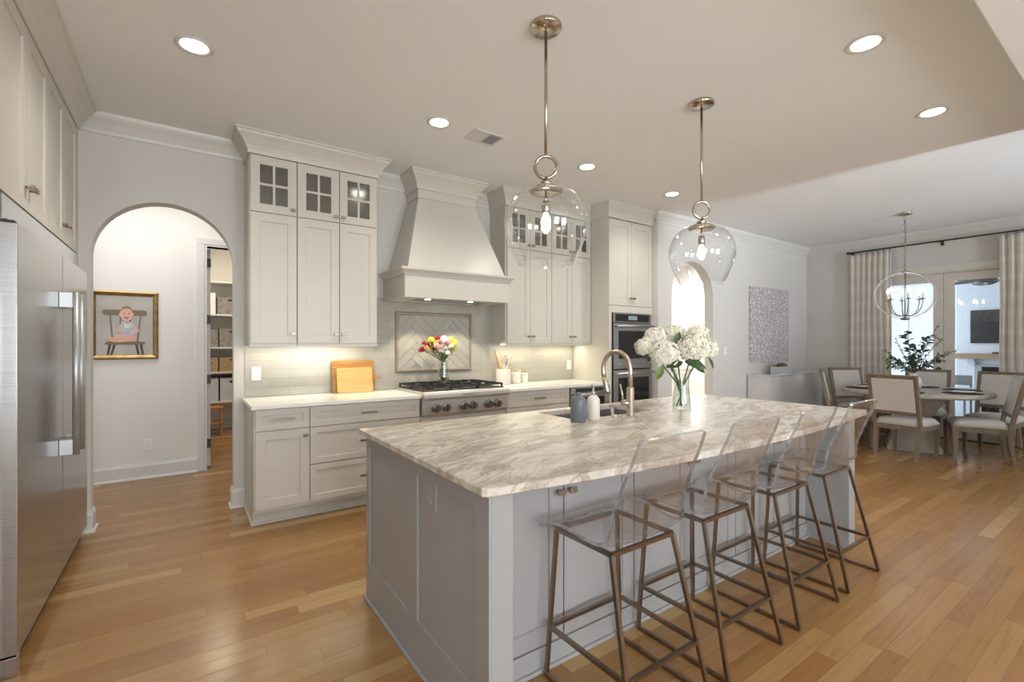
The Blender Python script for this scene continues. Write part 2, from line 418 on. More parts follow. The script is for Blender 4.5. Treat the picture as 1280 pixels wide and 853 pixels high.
# ------------------------------------------------------------------ mesh helpers
class MB:
    def __init__(s, M4=None):
        s.bm = bmesh.new()
        s.M = M4 or Matrix()
        s.mi = 0
        s.smooth = False
    def v(s, p):
        return s.bm.verts.new(s.M @ Vector(p))
    def f(s, vs):
        try:
            q = s.bm.faces.new(vs)
        except ValueError:
            return None
        q.material_index = s.mi
        q.smooth = s.smooth
        return q
    def box(s, x0, y0, z0, x1, y1, z1, bev=0.0):
        x0, x1 = min(x0, x1), max(x0, x1)
        y0, y1 = min(y0, y1), max(y0, y1)
        z0, z1 = min(z0, z1), max(z0, z1)
        p = [s.v((x, y, z)) for z in (z0, z1) for y in (y0, y1) for x in (x0, x1)]
        fs = [s.f([p[i] for i in q]) for q in ((0, 2, 3, 1), (4, 5, 7, 6), (0, 1, 5, 4), (2, 6, 7, 3), (0, 4, 6, 2), (1, 3, 7, 5))]
        if bev:
            es = list({e for q in fs for e in q.edges})
            r = bmesh.ops.bevel(s.bm, geom=es, offset=bev, segments=2, affect='EDGES', profile=0.5)
            for q in r['faces']:
                q.material_index = s.mi
        return s
    def hexa(s, pts):
        """eight points: bottom ring of four, top ring of four"""
        p = [s.v(q) for q in pts]
        s.f([p[3], p[2], p[1], p[0]]); s.f(p[4:])
        for i in range(4):
            j = (i + 1) % 4
            s.f([p[i], p[j], p[j + 4], p[i + 4]])
        return s
    def bar(s, a, b, w, h=None, up=(0, 0, 1)):
        """square bar from a to b"""
        h = h or w
        a, b = Vector(a), Vector(b)
        d = (b - a).normalized()
        up = Vector(up)
        if abs(d.dot(up)) > 0.98:
            up = Vector((0, 1, 0))
        sx = d.cross(up).normalized() * (w / 2)
        sz = sx.cross(d).normalized() * (h / 2)
        s.hexa([a - sx - sz, a + sx - sz, a + sx + sz, a - sx + sz, b - sx - sz, b + sx - sz, b + sx + sz, b - sx + sz])
        return s
    def tube(s, pts, r, seg=10, closed=False, cap=True):
        pts = [Vector(p) for p in pts]
        n = len(pts)
        rs = r if isinstance(r, (list, tuple)) else [r] * n
        rings = []
        up = None
        old = s.smooth
        s.smooth = True
        for i, p in enumerate(pts):
            if closed:
                d = pts[(i + 1) % n] - pts[i - 1]
            else:
                d = pts[min(i + 1, n - 1)] - pts[max(i - 1, 0)]
            d.normalize()
            if up is None:
                up = Vector((0, 0, 1)) if abs(d.z) < 0.9 else Vector((1, 0, 0))
            a = d.cross(up)
            a.normalize()
            up = a.cross(d).normalized()
            rings.append([s.v(p + (a * math.cos(t) + up * math.sin(t)) * rs[i]) for t in [2 * PI * k / seg for k in range(seg)]])
        m = n if closed else n - 1
        for i in range(m):
            A, B = rings[i], rings[(i + 1) % n]
            for k in range(seg):
                s.f([A[k], A[(k + 1) % seg], B[(k + 1) % seg], B[k]])
        if cap and not closed:
            s.smooth = False
            s.f(rings[0][::-1]); s.f(rings[-1])
        s.smooth = old
        return s
    def cyl(s, a, b, r, r2=None, seg=20):
        return s.tube([a, b], [r, r if r2 is None else r2], seg)
    def lathe(s, prof, c=(0, 0, 0), seg=28, sq=(1, 1), closed=False):
        old = s.smooth
        s.smooth = True
        rings = []
        for r, z in prof:
            if r < 1e-5:
                rings.append([s.v((c[0], c[1], c[2] + z))])
            else:
                rings.append([s.v((c[0] + r * sq[0] * math.cos(2 * PI * k / seg), c[1] + r * sq[1] * math.sin(2 * PI * k / seg), c[2] + z)) for k in range(seg)])
        prs = list(zip(rings, rings[1:]))
        if closed:
            prs.append((rings[-1], rings[0]))
        for A, B in prs:
            if len(A) == 1 and len(B) == 1:
                continue
            for k in range(seg):
                j = (k + 1) % seg
                if len(A) == 1:
                    s.f([A[0], B[j], B[k]])
                elif len(B) == 1:
                    s.f([A[k], A[j], B[0]])
                else:
                    s.f([A[k], A[j], B[j], B[k]])
        s.smooth = old
        return s
    def torus(s, c, R0, r, axis='z', seg=32, s2=10):
        pts = []
        for k in range(seg):
            a = 2 * PI * k / seg
            u, w = R0 * math.cos(a), R0 * math.sin(a)
            q = {'z': (u, w, 0), 'y': (u, 0, w), 'x': (0, u, w)}[axis]
            pts.append((c[0] + q[0], c[1] + q[1], c[2] + q[2]))
        return s.tube(pts, r, s2, closed=True)
    def ball(s, c, r, seg=14, rings=9, sq=(1, 1, 1)):
        return s.lathe([(r * math.sin(PI * i / rings), -r * math.cos(PI * i / rings) * sq[2]) for i in range(rings + 1)], c, seg, sq[:2])
    def prism(s, poly, a, b, axis='y', holes=()):
        """2-D outline (with holes) extruded along an axis from a to b"""
        def P(q, t):
            return {'y': (q[0], t, q[1]), 'z': (q[0], q[1], t), 'x': (t, q[0], q[1])}[axis]
        tmp = bmesh.new()
        edges = []
        for lp in [poly] + list(holes):
            vs = [tmp.verts.new(Vector(P(q, a))) for q in lp]
            edges += [tmp.edges.new((vs[i], vs[(i + 1) % len(vs)])) for i in range(len(vs))]
        if holes:
            bmesh.ops.triangle_fill(tmp, edges=edges, use_beauty=True)
        else:
            tmp.faces.new(list(tmp.verts))
        r = bmesh.ops.extrude_face_region(tmp, geom=list(tmp.faces))
        d = Vector(P((0, 0), b)) - Vector(P((0, 0), a))
        bmesh.ops.translate(tmp, verts=[q for q in r['geom'] if isinstance(q, bmesh.types.BMVert)], vec=d)
        mp = {q: s.v(q.co) for q in tmp.verts}
        for q in tmp.faces:
            s.f([mp[w] for w in q.verts])
        tmp.free()
        return s
    def shaker(s, x0, z0, x1, z1, yf, th=0.020, st=0.066, rec=0.008, opening=False):
        """panel door facing -y: flat frame round a recessed field (or round an opening)"""
        a = [s.v(p) for p in ((x0, yf + th, z0), (x1, yf + th, z0), (x1, yf + th, z1), (x0, yf + th, z1))]
        b = [s.v(p) for p in ((x0, yf, z0), (x1, yf, z0), (x1, yf, z1), (x0, yf, z1))]
        i0, i1, j0, j1 = x0 + st, x1 - st, z0 + st, z1 - st
        c = [s.v(p) for p in ((i0, yf, j0), (i1, yf, j0), (i1, yf, j1), (i0, yf, j1))]
        yb = yf + (th if opening else rec)
        e = 0 if opening else 0.003
        d = [s.v(p) for p in ((i0 + e, yb, j0 + e), (i1 - e, yb, j0 + e), (i1 - e, yb, j1 - e), (i0 + e, yb, j1 - e))]
        for k in range(4):
            j = (k + 1) % 4
            s.f([a[j], a[k], b[k], b[j]]); s.f([b[k], b[j], c[j], c[k]]); s.f([c[k], c[j], d[j], d[k]])
            if opening:
                s.f([a[k], a[j], d[j], d[k]])
        if not opening:
            s.f(d); s.f(a[::-1])
        return s
    def build(s, name, mats, parent=None, origin=None):
        bmesh.ops.recalc_face_normals(s.bm, faces=list(s.bm.faces))
        me = bpy.data.meshes.new(name)
        off = Vector((0, 0, 0))
        if parent is not None:
            off = LOC[parent.name]
        elif origin is not None:
            off = Vector(origin)
        if off.length:
            bmesh.ops.translate(s.bm, verts=list(s.bm.verts), vec=-off)
        s.bm.to_mesh(me)
        s.bm.free()
        for q in (mats if isinstance(mats, (list, tuple)) else [mats]):
            me.materials.append(M[q] if isinstance(q, str) else q)
        o = bpy.data.objects.new(name, me)
        C.objects.link(o)
        if parent is not None:
            o.parent = parent
        elif origin is not None:
            o.location = origin
        LOC[o.name] = off.copy()
        return o

def tag(o, label, cat, group=None):
    o['label'] = label
    o['category'] = cat
    if group:
        o['group'] = group
    return o
def thing(name, label, cat, loc=(0, 0, 0), group=None):
    o = bpy.data.objects.new(name, None)
    o.empty_display_size = 0.1
    C.objects.link(o)
    o.location = loc
    LOC[o.name] = Vector(loc)
    return tag(o, label, cat, group)
def struct(o):
    o['kind'] = 'structure'
    return o
def copy_tree(o, parent=None):
    c = o.copy()
    C.objects.link(c)
    if parent is not None:
        c.parent = parent
    for ch in list(o.children):
        copy_tree(ch, c)
    return c
def place(o, loc, rz=0.0, label=None, group=None):
    o.location = loc
    o.rotation_euler = (0, 0, rz)
    if label:
        o['label'] = label
    if group:
        o['group'] = group
    return o
def spot(name, loc, power, col, parent, angle=130, rad=0.05, blend=0.9):
    l = bpy.data.lights.new(name, 'SPOT')
    l.energy = power
    l.color = col
    l.spot_size = R(angle)
    l.spot_blend = blend
    l.shadow_soft_size = rad
    o = bpy.data.objects.new(name, l)
    C.objects.link(o)
    o.parent = parent
    o.location = Vector(loc) - LOC[parent.name]
    return o

# ================================================================== the setting
CEIL = 3.05
YN = 4.565      # range wall
YA = 3.85       # dining-side wall that carries the second arch
XE = 9.05       # wall of the french doors

def arc(cx, cz, r, a0, a1, n=28):
    return [(cx + r * math.cos(R(a0 + (a1 - a0) * i / n)), cz + r * math.sin(R(a0 + (a1 - a0) * i / n))) for i in range(n + 1)]
def sbox(name, m, *b, bev=0):
    return struct(MB().box(*b, bev=bev).build(name, m))
def sweep(path, prof):
    """profile (offset, z) swept along a plan path; the profile stands out to the right of the path"""
    mb = MB()
    P = [Vector((p[0], p[1])) for p in path]
    rings = []
    for i, p in enumerate(P):
        ds = []
        if i > 0: ds.append((p - P[i - 1]).normalized())
        if i < len(P) - 1: ds.append((P[i + 1] - p).normalized())
        ns = [Vector((d.y, -d.x)) for d in ds]
        if len(ns) == 1: m = ns[0]
        else:
            m = (ns[0] + ns[1]).normalized()
            m = m / max(0.2, m.dot(ns[0]))
        rings.append([mb.v((p.x + m.x * o, p.y + m.y * o, z)) for o, z in prof])
    n = len(prof)
    for A, B in zip(rings, rings[1:]):
        for k in range(n):
            mb.f([A[k], A[(k + 1) % n], B[(k + 1) % n], B[k]])
    mb.f(rings[0][::-1]); mb.f(rings[-1])
    return mb
CROWN = [(0, 2.885), (0.012, 2.885), (0.016, 2.915), (0.030, 2.945), (0.060, 2.985), (0.088, 3.015), (0.094, 3.03), (0.104, 3.034), (0.104, 3.0499), (0, 3.0499)]
WCROWN = [(0, 2.915), (0.012, 2.915), (0.016, 2.94), (0.045, 2.985), (0.072, 3.015), (0.080, 3.03), (0.086, 3.0499), (0, 3.0499)]
BASE = [(0, 0), (0.030, 0), (0.028, 0.014), (0.018, 0.02), (0.016, 0.022), (0.016, 0.128), (0.010, 0.138), (0.006, 0.152), (0, 0.155)]

sbox('floor', 'floor', -2.1, -4.6, -0.1, 9.2, 9.2, 0)
sbox('ceiling', 'ceiling', -2.1, -4.6, CEIL, 9.2, 9.2, 3.15)
sbox('ceiling_beam', 'ceiling', -1.35, 0.15, 2.88, 5.279, 0.538, 3.049, bev=0.006)
sbox('wall_partition', 'wall', 5.28, -4.499, 0, 5.40, 0.538, 3.049)  # unseen wall added to cut off window light beside the ceiling band
# range wall with the left arch
ax, ar = -0.113, 0.45
az = 2.473 - ar
poly = [(-1.35, 0), (ax - ar, 0)] + arc(ax, az, ar, 180, 0) + [(ax + ar, 0), (4.945, 0), (4.945, 3.049), (-1.35, 3.049)]
struct(MB().prism(poly, YN, YN + 0.135).build('wall_north', 'wall'))
# dining-side wall with the second arch
bx, br = 5.698, 0.468
bz = 2.495 - br
poly = [(4.945, 0), (bx - br, 0)] + arc(bx, bz, br, 180, 0) + [(bx + br, 0), (XE, 0), (XE, 3.049), (4.945, 3.049)]
struct(MB().prism(poly, YA, YA + 0.135).build('wall_dining', 'wall'))
sbox('wall_pier', 'filler', 4.945, YA + 0.135, 0, 5.08, YN + 0.135, 3.049)
# west wall, south wall with four windows, east wall with the french doors
ww = [(-4.5, 0), (YN, 0), (YN, 3.049), (-4.5, 3.049)]
struct(MB().prism(ww, -1.35, -1.25, 'x', holes=[[(-3.4, .45), (-1.4, .45), (-1.4, 2.45), (-3.4, 2.45)]]).build('wall_west', 'wall'))
mb = MB()
mb.box(-1.33, -3.4, .45, -1.27, -3.34, 2.45).box(-1.33, -1.46, .45, -1.27, -1.4, 2.45).box(-1.33, -3.34, .45, -1.27, -1.46, .51).box(-1.33, -3.34, 2.39, -1.27, -1.46, 2.45).box(-1.33, -2.415, .51, -1.27, -2.385, 2.39)
struct(mb.build('window_5', 'trim'))  # unseen window frame, added to go with the west fill light
sw = [(-1.35, 0), (XE, 0), (XE, 3.049), (-1.35, 3.049)]
WX = (0.4, 2.7, 6.25, 8.1)
holes = [[(x - .8, .45), (x + .8, .45), (x + .8, 2.45), (x - .8, 2.45)] for x in WX]
struct(MB().prism(sw, -4.62, -4.5, holes=holes).build('wall_south', 'wall'))
for i, x in enumerate(WX):
    mb = MB()
    for a, b in (((x - .8, .45), (x - .74, 2.45)), ((x + .74, .45), (x + .8, 2.45)), ((x - .74, .45), (x + .74, .51)), ((x - .74, 2.39), (x + .74, 2.45)), ((x - .74, 1.43), (x + .74, 1.47)), ((x - .015, .51), (x + .015, 2.39))):
        mb.box(a[0], -4.60, a[1], b[0], -4.53, b[1])
    struct(mb.build('window_%d' % (i + 1), 'trim'))
DY0, DY1, DZ = 1.15, 2.91, 2.42
sbox('wall_east', 'wall', XE, -4.6, 0, XE + 0.14, DY0, 3.049)
sbox('wall_east_end', 'wall', XE, DY1, 0, XE + 0.14, YA + .135, 3.049)
sbox('wall_east_head', 'wall', XE, DY0, DZ, XE + 0.14, DY1, 3.049)
# hall behind the left arch, with the pantry doorway
HY = 6.075
poly = [(-2.1, 0), (0.194, 0), (0.194, 2.43), (0.93, 2.43), (0.93, 0), (4.6, 0), (4.6, 3.049), (-2.1, 3.049)]
struct(MB().prism(poly, HY, HY + 0.12).build('wall_hall', 'hallwall'))
sbox('wall_hall_left', 'hallwall', -2.1, YN + .135, 0, -2.0, HY, 3.049)
sbox('wall_hall_right', 'hallwall', 4.5, YN + .135, 0, 4.6, HY, 3.049)
sbox('wall_pantry', 'hallwall', -0.1, 9.0, 0, 1.4, 9.1, 3.049)
sbox('wall_pantry_left', 'hallwall', -0.2, HY + .12, 0, -0.1, 9.0, 3.049)
sbox('wall_pantry_right', 'hallwall', 1.3, HY + .12, 0, 1.4, 9.0, 3.049)
# bright hall beyond the second arch
sbox('wall_passage', 'hallwall', 4.62, 6.9, 0, 9.0, 7.0, 3.049)
sbox('wall_passage_left', 'hallwall', 4.62, YN + .135, 0, 4.72, 6.9, 3.049)
sbox('wall_passage_right', 'hallwall', 8.9, YA + .136, 0, 9.0, 6.9, 3.049)
# tiled backsplash
mb = MB()
mb.box(0.42, YN - 0.008, 0.9145, 1.447, YN - 0.0005, 1.3715).box(1.447, YN - 0.008, 0.9145, 2.874, YN - 0.0005, 1.83).box(2.874, YN - 0.008, 0.9145, 4.1445, YN - 0.0005, 1.3715)
struct(mb.build('wall_backsplash', 'tile'))
# mouldings
n = [0]
def trim(mb, m='trim'):
    n[0] += 1
    return struct(mb.build('trim_%d' % n[0], m))
trim(sweep([(-0.62, YN), (0.419, YN)], WCROWN), 'trim')
trim(sweep([(1.45, YN), (1.84, YN)], WCROWN), 'trim')
trim(sweep([(2.53, YN), (2.873, YN)], WCROWN), 'trim')
trim(sweep([(4.945, YA + 0.01), (4.945, YA), (XE, YA), (XE, -4.5)], WCROWN))
trim(sweep([(-0.62, YN), (ax - ar, YN), (ax - ar, YN + .135)], BASE))
trim(sweep([(ax + ar, YN + .135), (ax + ar, YN), (0.419, YN)], BASE))
trim(sweep([(-2.0, HY), (0.108, HY)], BASE))
trim(sweep([(bx + br, YA + .135), (bx + br, YA), (XE, YA), (XE, DY1 + .11)], BASE))
trim(sweep([(4.945, YA), (bx - br, YA), (bx - br, YA + .135)], BASE))
trim(sweep([(XE, DY0 - .11), (XE, -4.4)], BASE))
trim(sweep([(-0.1, 9.0), (1.3, 9.0)], BASE))
trim(sweep([(4.72, 6.9), (8.9, 6.9), (8.9, 4.0)], BASE))
# pantry door casing and jamb
mb = MB()
mb.box(0.108, HY - .018, 0, 0.178, HY, 2.446, .004).box(0.946, HY - .018, 0, 1.016, HY, 2.446, .004).box(0.108, HY - .018, 2.446, 1.016, HY, 2.516, .004)
mb.box(0.178, HY - .012, 0, 0.198, HY + .12, 2.43).box(0.926, HY - .012, 0, 0.946, HY + .12, 2.43).box(0.178, HY - .012, 2.43, 0.946, HY + .12, 2.446)
trim(mb)
# pantry door leaf, open into the pantry, with its four dark hinges
d1 = struct(MB().box(0.200, HY + .125, 0.012, 0.236, HY + .83, 2.42, .002).build('door_1', 'trim'))
for hz in (0.27, 0.98, 1.64, 2.27):
    h = MB().cyl((0.206, HY + .115, hz - .05), (0.206, HY + .115, hz + .05), 0.008, seg=10)
    h.box(0.199, HY + .105, hz - .048, 0.239, HY + .1245, hz + .048)
    h.build('hinge', 'hinge', d1)
# french doors
def french(i, y0, y1, knob_y=None):
    st, z0, z1 = 0.115, 0.012, 2.395
    mb = MB()
    x0, x1 = XE + .045, XE + .09
    mb.box(x0, y0, z0, x1, y0 + st, z1, .003).box(x0, y1 - st, z0, x1, y1, z1, .003)
    mb.box(x0, y0 + st, z1 - .115, x1, y1 - st, z1, .003).box(x0, y0 + st, z0, x1, y1 - st, z0 + .24, .003)
    d = struct(mb.build('door_%d' % i, 'frenchpaint'))
    g = MB().box(x0 + .018, y0 + st, z0 + .24, x0 + .026, y1 - st, z1 - .115).build('glass_pane', 'pane', d)
    if knob_y:
        for z, r in ((1.0, .028), (1.12, .024)):
            k = MB().cyl((x0, knob_y, z), (x0 - .012, knob_y, z), .032, seg=18)
            if z < 1.1:
                k.cyl((x0 - .012, knob_y, z), (x0 - .04, knob_y, z), .010, seg=10)
                k.ball((x0 - .055, knob_y, z), r)
            k.build('door_knob' if z < 1.1 else 'deadbolt', 'rod', d)
    return d
mid = 2.03
french(2, DY0 + .02, mid - .002)
french(3, mid + .002, DY1 - .02, mid + .055)
mb = MB()
mb.box(XE + .06, mid - .0015, .02, XE + .089, mid + .0015, 2.39)
mb.box(XE, DY0, 0, XE + .14, DY0 + .018, DZ).box(XE, DY1 - .018, 0, XE + .14, DY1, DZ).box(XE, DY0 + .018, DZ - .02, XE + .14, DY1 - .018, DZ)
mb.box(XE - .02, DY0 - .10, 0, XE, DY0, DZ + .1, .004).box(XE - .02, DY1, 0, XE, DY1 + .10, DZ + .1, .004).box(XE - .02, DY0, DZ, XE, DY1, DZ + .1, .004)
trim(mb, 'frenchpaint')
sbox('trim_threshold', 'rod', XE + .02, DY0 + .02, 0, XE + .13, DY1 - .02, .01)
# sun porch outside the french doors
PX, PZ = 12.6, 2.78
sbox('floor_porch', 'concrete', 9.2, -1.5, -0.1, 14.2, 6.6, -0.002)
sbox('ceiling_porch', 'porchwhite', 9.2, -1.5, PZ, 14.2, 6.6, 2.9)
sbox('wall_porch_south', 'porchwhite', 9.2, -1.5, 0, 14.2, -1.4, PZ)
chim = MB()
chim.box(PX, -1.4, 0, 13.4, 1.4, PZ).box(PX, 1.4, .93, 13.4, 2.62, PZ).box(PX, 2.28, 0, 13.4, 2.62, .93).box(PX + .45, 1.4, 0, 13.4, 2.28, .93)
struct(chim.build('wall_chimney', 'porchwhite'))
pw = MB()
for y in (2.7, 3.62, 4.55, 5.5, 6.4):
    pw.box(13.3, y - .05, 0, 13.4, y + .05, PZ)
for z in (.1, 1.2, 1.96, 2.7):
    pw.box(13.31, 2.62, z - .035, 13.39, 6.5, z + .035)
struct(pw.build('window_porch', 'porchwhite'))
struct(MB().box(9.2, 6.4, 0, 9.3, 6.5, PZ).box(11.2, 6.4, 0, 11.3, 6.5, PZ).box(9.2, 6.41, .86, 13.3, 6.49, .93).build('window_porch_side', 'porchwhite'))

# ================================================================== cabinetry
def knob(mb, x, y, z, vert=False):
    """small T-shaped knob on a front facing -y"""
    mb.cyl((x, y, z), (x, y - .022, z), .007, seg=8)
    mb.box(x - .019, y - .034, z - .011, x + .019, y - .021, z + .011, .0015)
    return mb
def pull(mb, x, y, z, L=.13):
    for q in (-1, 1):
        mb.bar((x + q * L * .42, y, z), (x + q * L * .42, y - .026, z), .009)
    mb.box(x - L / 2, y - .035, z - .007, x + L / 2, y - .023, z + .007, .001)
    return mb
def door(par, x0, z0, x1, z1, yf, kx=None, kz=None, mt=None, mk='pull', glass=False, st=.066, name='door', vert=False):
    mb = MB(mt)
    mb.shaker(x0, z0, x1, z1, yf, st=st, opening=glass)
    if glass:
        xm, zm = (x0 + x1) / 2, (z0 + z1) / 2
        mb.box(xm - .009, yf + .002, z0 + st, xm + .009, yf + .018, z1 - st)
        mb.box(x0 + st, yf + .003, zm - .009, x1 - st, yf + .017, zm + .009)
    mt_name = 'island' if par.name.startswith('kitchen_island') else 'cabinet'
    d = mb.build(name, mt_name, par)
    if glass:
        MB(mt).box(x0 + st - .004, yf + .0085, z0 + st - .004, x1 - st + .004, yf + .0115, z1 - st + .004).build('glass_pane', 'cabglass', d)
    if kx is not None:
        knob(MB(mt), kx, yf, kz, vert).build('knob', mk, d)
    return d
def drawer(par, x0, z0, x1, z1, yf, px=None, st=.045, L=.13):
    d = MB().shaker(x0, z0, x1, z1, yf, st=st).build('drawer', 'cabinet', par)
    pull(MB(), (x0 + x1) / 2 if px is None else px, yf, (z0 + z1) / 2, L).build('pull_handle', 'pull', d)
    return d
def upper(label, x0, x1, seams, knobs, group, first):
    t = thing('upper_cabinet', label, 'cabinet', ((x0 + x1) / 2, 4.40, 1.372), group)
    yb, y0, th = 4.556, 4.257, .018
    mb = MB()
    mb.box(x0, y0, 1.372, x0 + th, yb, 2.885).box(x1 - th, y0, 1.372, x1, yb, 2.885)
    for z in (1.372, 2.42, 2.866):
        mb.box(x0 + th, y0, z, x1 - th, yb, z + .019)
    mb.box(x0 + th, yb - .012, 1.391, x1 - th, yb, 2.866)
    mb.box(x0, 4.240, 1.352, x1, 4.256, 1.372)
    mb.build('carcass', 'cabinet', t)
    for (a, b), k in zip(seams, knobs):
        lk = a + .03 if k < 0 else b - .03
        door(t, a, 1.376, b, 2.424, 4.235, lk, 1.455)
        door(t, a, 2.432, b, 2.880, 4.235, lk, 2.475, glass=True)
    # warm task lighting fixed below the unit
    MB().box(x0 + .05, 4.40, 1.360, x1 - .05, 4.43, 1.3715).build('light_bar', 'strip', t)
    area('task_light', ((x0 + x1) / 2, 4.42, 1.352), (0, 0, 0), x1 - x0 - .1, .03, 2.6 * (x1 - x0), (1, .88, .62), t)
    return t
UG = 'upper cabinets on the range wall'
upper('single-column upper cabinet at the left end of the range wall, glass door on top', .420, .767, [(.428, .765)], [1], UG, True)
upper('double-door upper cabinet left of the range hood, above the cutting boards', .770, 1.447, [(.774, 1.108), (1.114, 1.443)], [1, -1], UG, False)
upper('double-door upper cabinet right of the range hood, above the utensil crock', 2.874, 3.514, [(2.890, 3.2005), (3.2045, 3.5125)], [1, -1], UG, False)
upper('double-door upper cabinet right beside the oven tower, with glass doors above', 3.517, 4.141, [(3.519, 3.8255), (3.8295, 4.138)], [1, -1], UG, False)
trim(sweep([(.420, 4.55), (.420, 4.240), (1.447, 4.240), (1.447, 4.55)], CROWN), 'cabinet')
trim(sweep([(2.874, 4.55), (2.874, 4.240), (4.143, 4.240)], CROWN), 'cabinet')

def base(label, x0, x1, left_end=False, top=.8835):
    t = thing('base_cabinet', label, 'cabinet', ((x0 + x1) / 2, 4.25, 0), 'base cabinets on the range wall')
    mb = MB()
    mb.box(x0, 3.952, .105, x1, 4.555, top)
    mb.box(x0 + (0 if left_end else .0005), 4.03, 0, x1, 4.05, .105)
    mb.box(x0 - (.012 if left_end else 0), 4.016, 0, x1, 4.03, .016)
    if left_end:
        mb.box(x0, 4.05, 0, x0 + .02, 4.555, .105).box(x0 - .012, 4.03, 0, x0, 4.555, .016)
    mb.build('carcass', 'cabinet', t)
    return t
t = base('narrow base cabinet with one drawer over one door at the left end of the counter', .42, .8065, True)
drawer(t, .430, .722, .803, .878, 3.932, L=.16)
door(t, .430, .137, .803, .714, 3.932, .772, .66, vert=False)
t = base('wide three-drawer base cabinet under the cutting boards', .8075, 1.735)
drawer(t, .810, .722, 1.729, .878, 3.932)
drawer(t, .810, .428, 1.729, .714, 3.932, L=.15)
drawer(t, .810, .137, 1.729, .420, 3.932, L=.15)
t = base('base cabinet directly below the stainless gas rangetop', 1.7365, 2.6635, top=.715)
door(t, 1.742, .137, 2.198, .700, 3.932, 2.165, .62)
door(t, 2.202, .137, 2.658, .700, 3.932, 2.235, .62)
t = base('drawer base cabinet right of the rangetop, below the utensil crock', 2.665, 3.519)
drawer(t, 2.672, .722, 3.515, .878, 3.932, L=.14)
drawer(t, 2.672, .428, 3.515, .714, 3.932)
drawer(t, 2.672, .137, 3.515, .420, 3.932)
tag(MB().box(.397, 3.900, .8845, 1.737, 4.556, .914, .003).build('countertop', 'quartz', None, (1.06, 4.23, .884)), 'white quartz countertop left of the rangetop, under the cutting boards', 'countertop', 'quartz countertops')
tag(MB().box(2.664, 3.900, .8845, 4.144, 4.556, .914, .003).build('countertop', 'quartz', None, (3.4, 4.23, .884)), 'white quartz countertop right of the rangetop, under the canisters', 'countertop', 'quartz countertops')

# microwave drawer
t = thing('microwave_drawer', 'stainless microwave drawer below the counter beside the oven tower', 'microwave', (3.83, 4.2, 0))
mb = MB().box(3.522, 3.945, .40, 4.141, 4.5, .8835).box(3.522, 4.03, 0, 4.141, 4.05, .40).box(3.522, 3.935, .02, 4.141, 3.945, .39)
mb.build('body', 'cabinet', t)
MB().box(3.527, 3.915, .40, 4.138, 3.944, .878, .003).build('front', 'steel', t)
MB().box(3.60, 3.912, .825, 4.07, 3.9148, .866).build('control_panel', 'blackglass', t)
MB().box(3.62, 3.912, .46, 4.05, 3.9148, .765).build('window', 'blackglass', t)
h = MB()
for x in (3.62, 4.05): h.bar((x, 3.915, .80), (x, 3.885, .80), .014)
h.cyl((3.55, 3.880, .80), (4.115, 3.880, .80), .013).build('handle', 'polished', t)

# oven tower
t = thing('oven_tower', 'tall cabinet that houses the double wall oven', 'cabinet', (4.54, 4.25, 0))
mb = MB()
x0, x1 = 4.1455, 4.939
mb.box(x0, 3.952, 0, x0 + .02, 4.555, 2.885).box(x1 - .02, 3.952, 0, x1, 4.555, 2.885)
mb.box(x0 + .02, 4.54, 0, x1 - .02, 4.555, 2.885).box(x0 + .02, 3.952, 1.775, x1 - .02, 4.54, 1.80).box(x0 + .02, 3.952, 2.865, x1 - .02, 4.54, 2.885)
mb.box(x0 + .02, 3.952, .385, x1 - .02, 4.54, .405)
mb.box(x0, 3.932, 1.752, x1, 3.952, 1.834).box(x0, 3.932, .41, 4.190, 3.952, 1.752).box(4.912, 3.932, .41, x1, 3.952, 1.752).box(x0, 3.932, .385, x1, 3.952, .41)
mb.build('carcass', 'cabinet', t)
door(t, 4.149, 1.839, 4.5405, 2.864, 3.932, 4.512, 1.93)
door(t, 4.5445, 1.839, 4.936, 2.864, 3.932, 4.573, 1.93)
drawer(t, 4.149, .12, 4.936, .380, 3.932)
trim(sweep([(4.1455, 4.239), (4.1455, 3.937), (4.944, 3.937)], CROWN), 'cabinet')
# double wall oven
t = thing('double_wall_oven', 'stainless double wall oven with black glass doors', 'oven', (4.55, 4.0, .41))
MB().box(4.192, 3.934, .412, 4.910, 4.50, 1.75).build('body', 'dark', t)
MB().box(4.208, 3.920, 1.632, 4.910, 3.9335, 1.748, .002).build('control_panel', 'steel', t)
MB().box(4.245, 3.917, 1.645, 4.86, 3.9198, 1.733).build('control_glass', 'blackglass', t)
for z0, z1, wz0, wz1 in ((1.068, 1.622, 1.19, 1.53), (.425, 1.052, .52, .96)):
    d = MB().box(4.208, 3.905, z0, 4.905, 3.9335, z1, .003).build('oven_door', 'steel', t)
    MB().box(4.285, 3.902, wz0, 4.835, 3.9048, wz1).build('window', 'blackglass', d)
    h = MB()
    hz = z1 - .035
    for x in (4.26, 4.845): h.bar((x, 3.905, hz), (x, 3.862, hz), .016)
    h.cyl((4.215, 3.855, hz), (4.89, 3.855, hz), .012).build('handle', 'polished', d)
MB().box(4.47, 3.9155, 1.665, 4.63, 3.9168, 1.715).build('display', 'display', t)

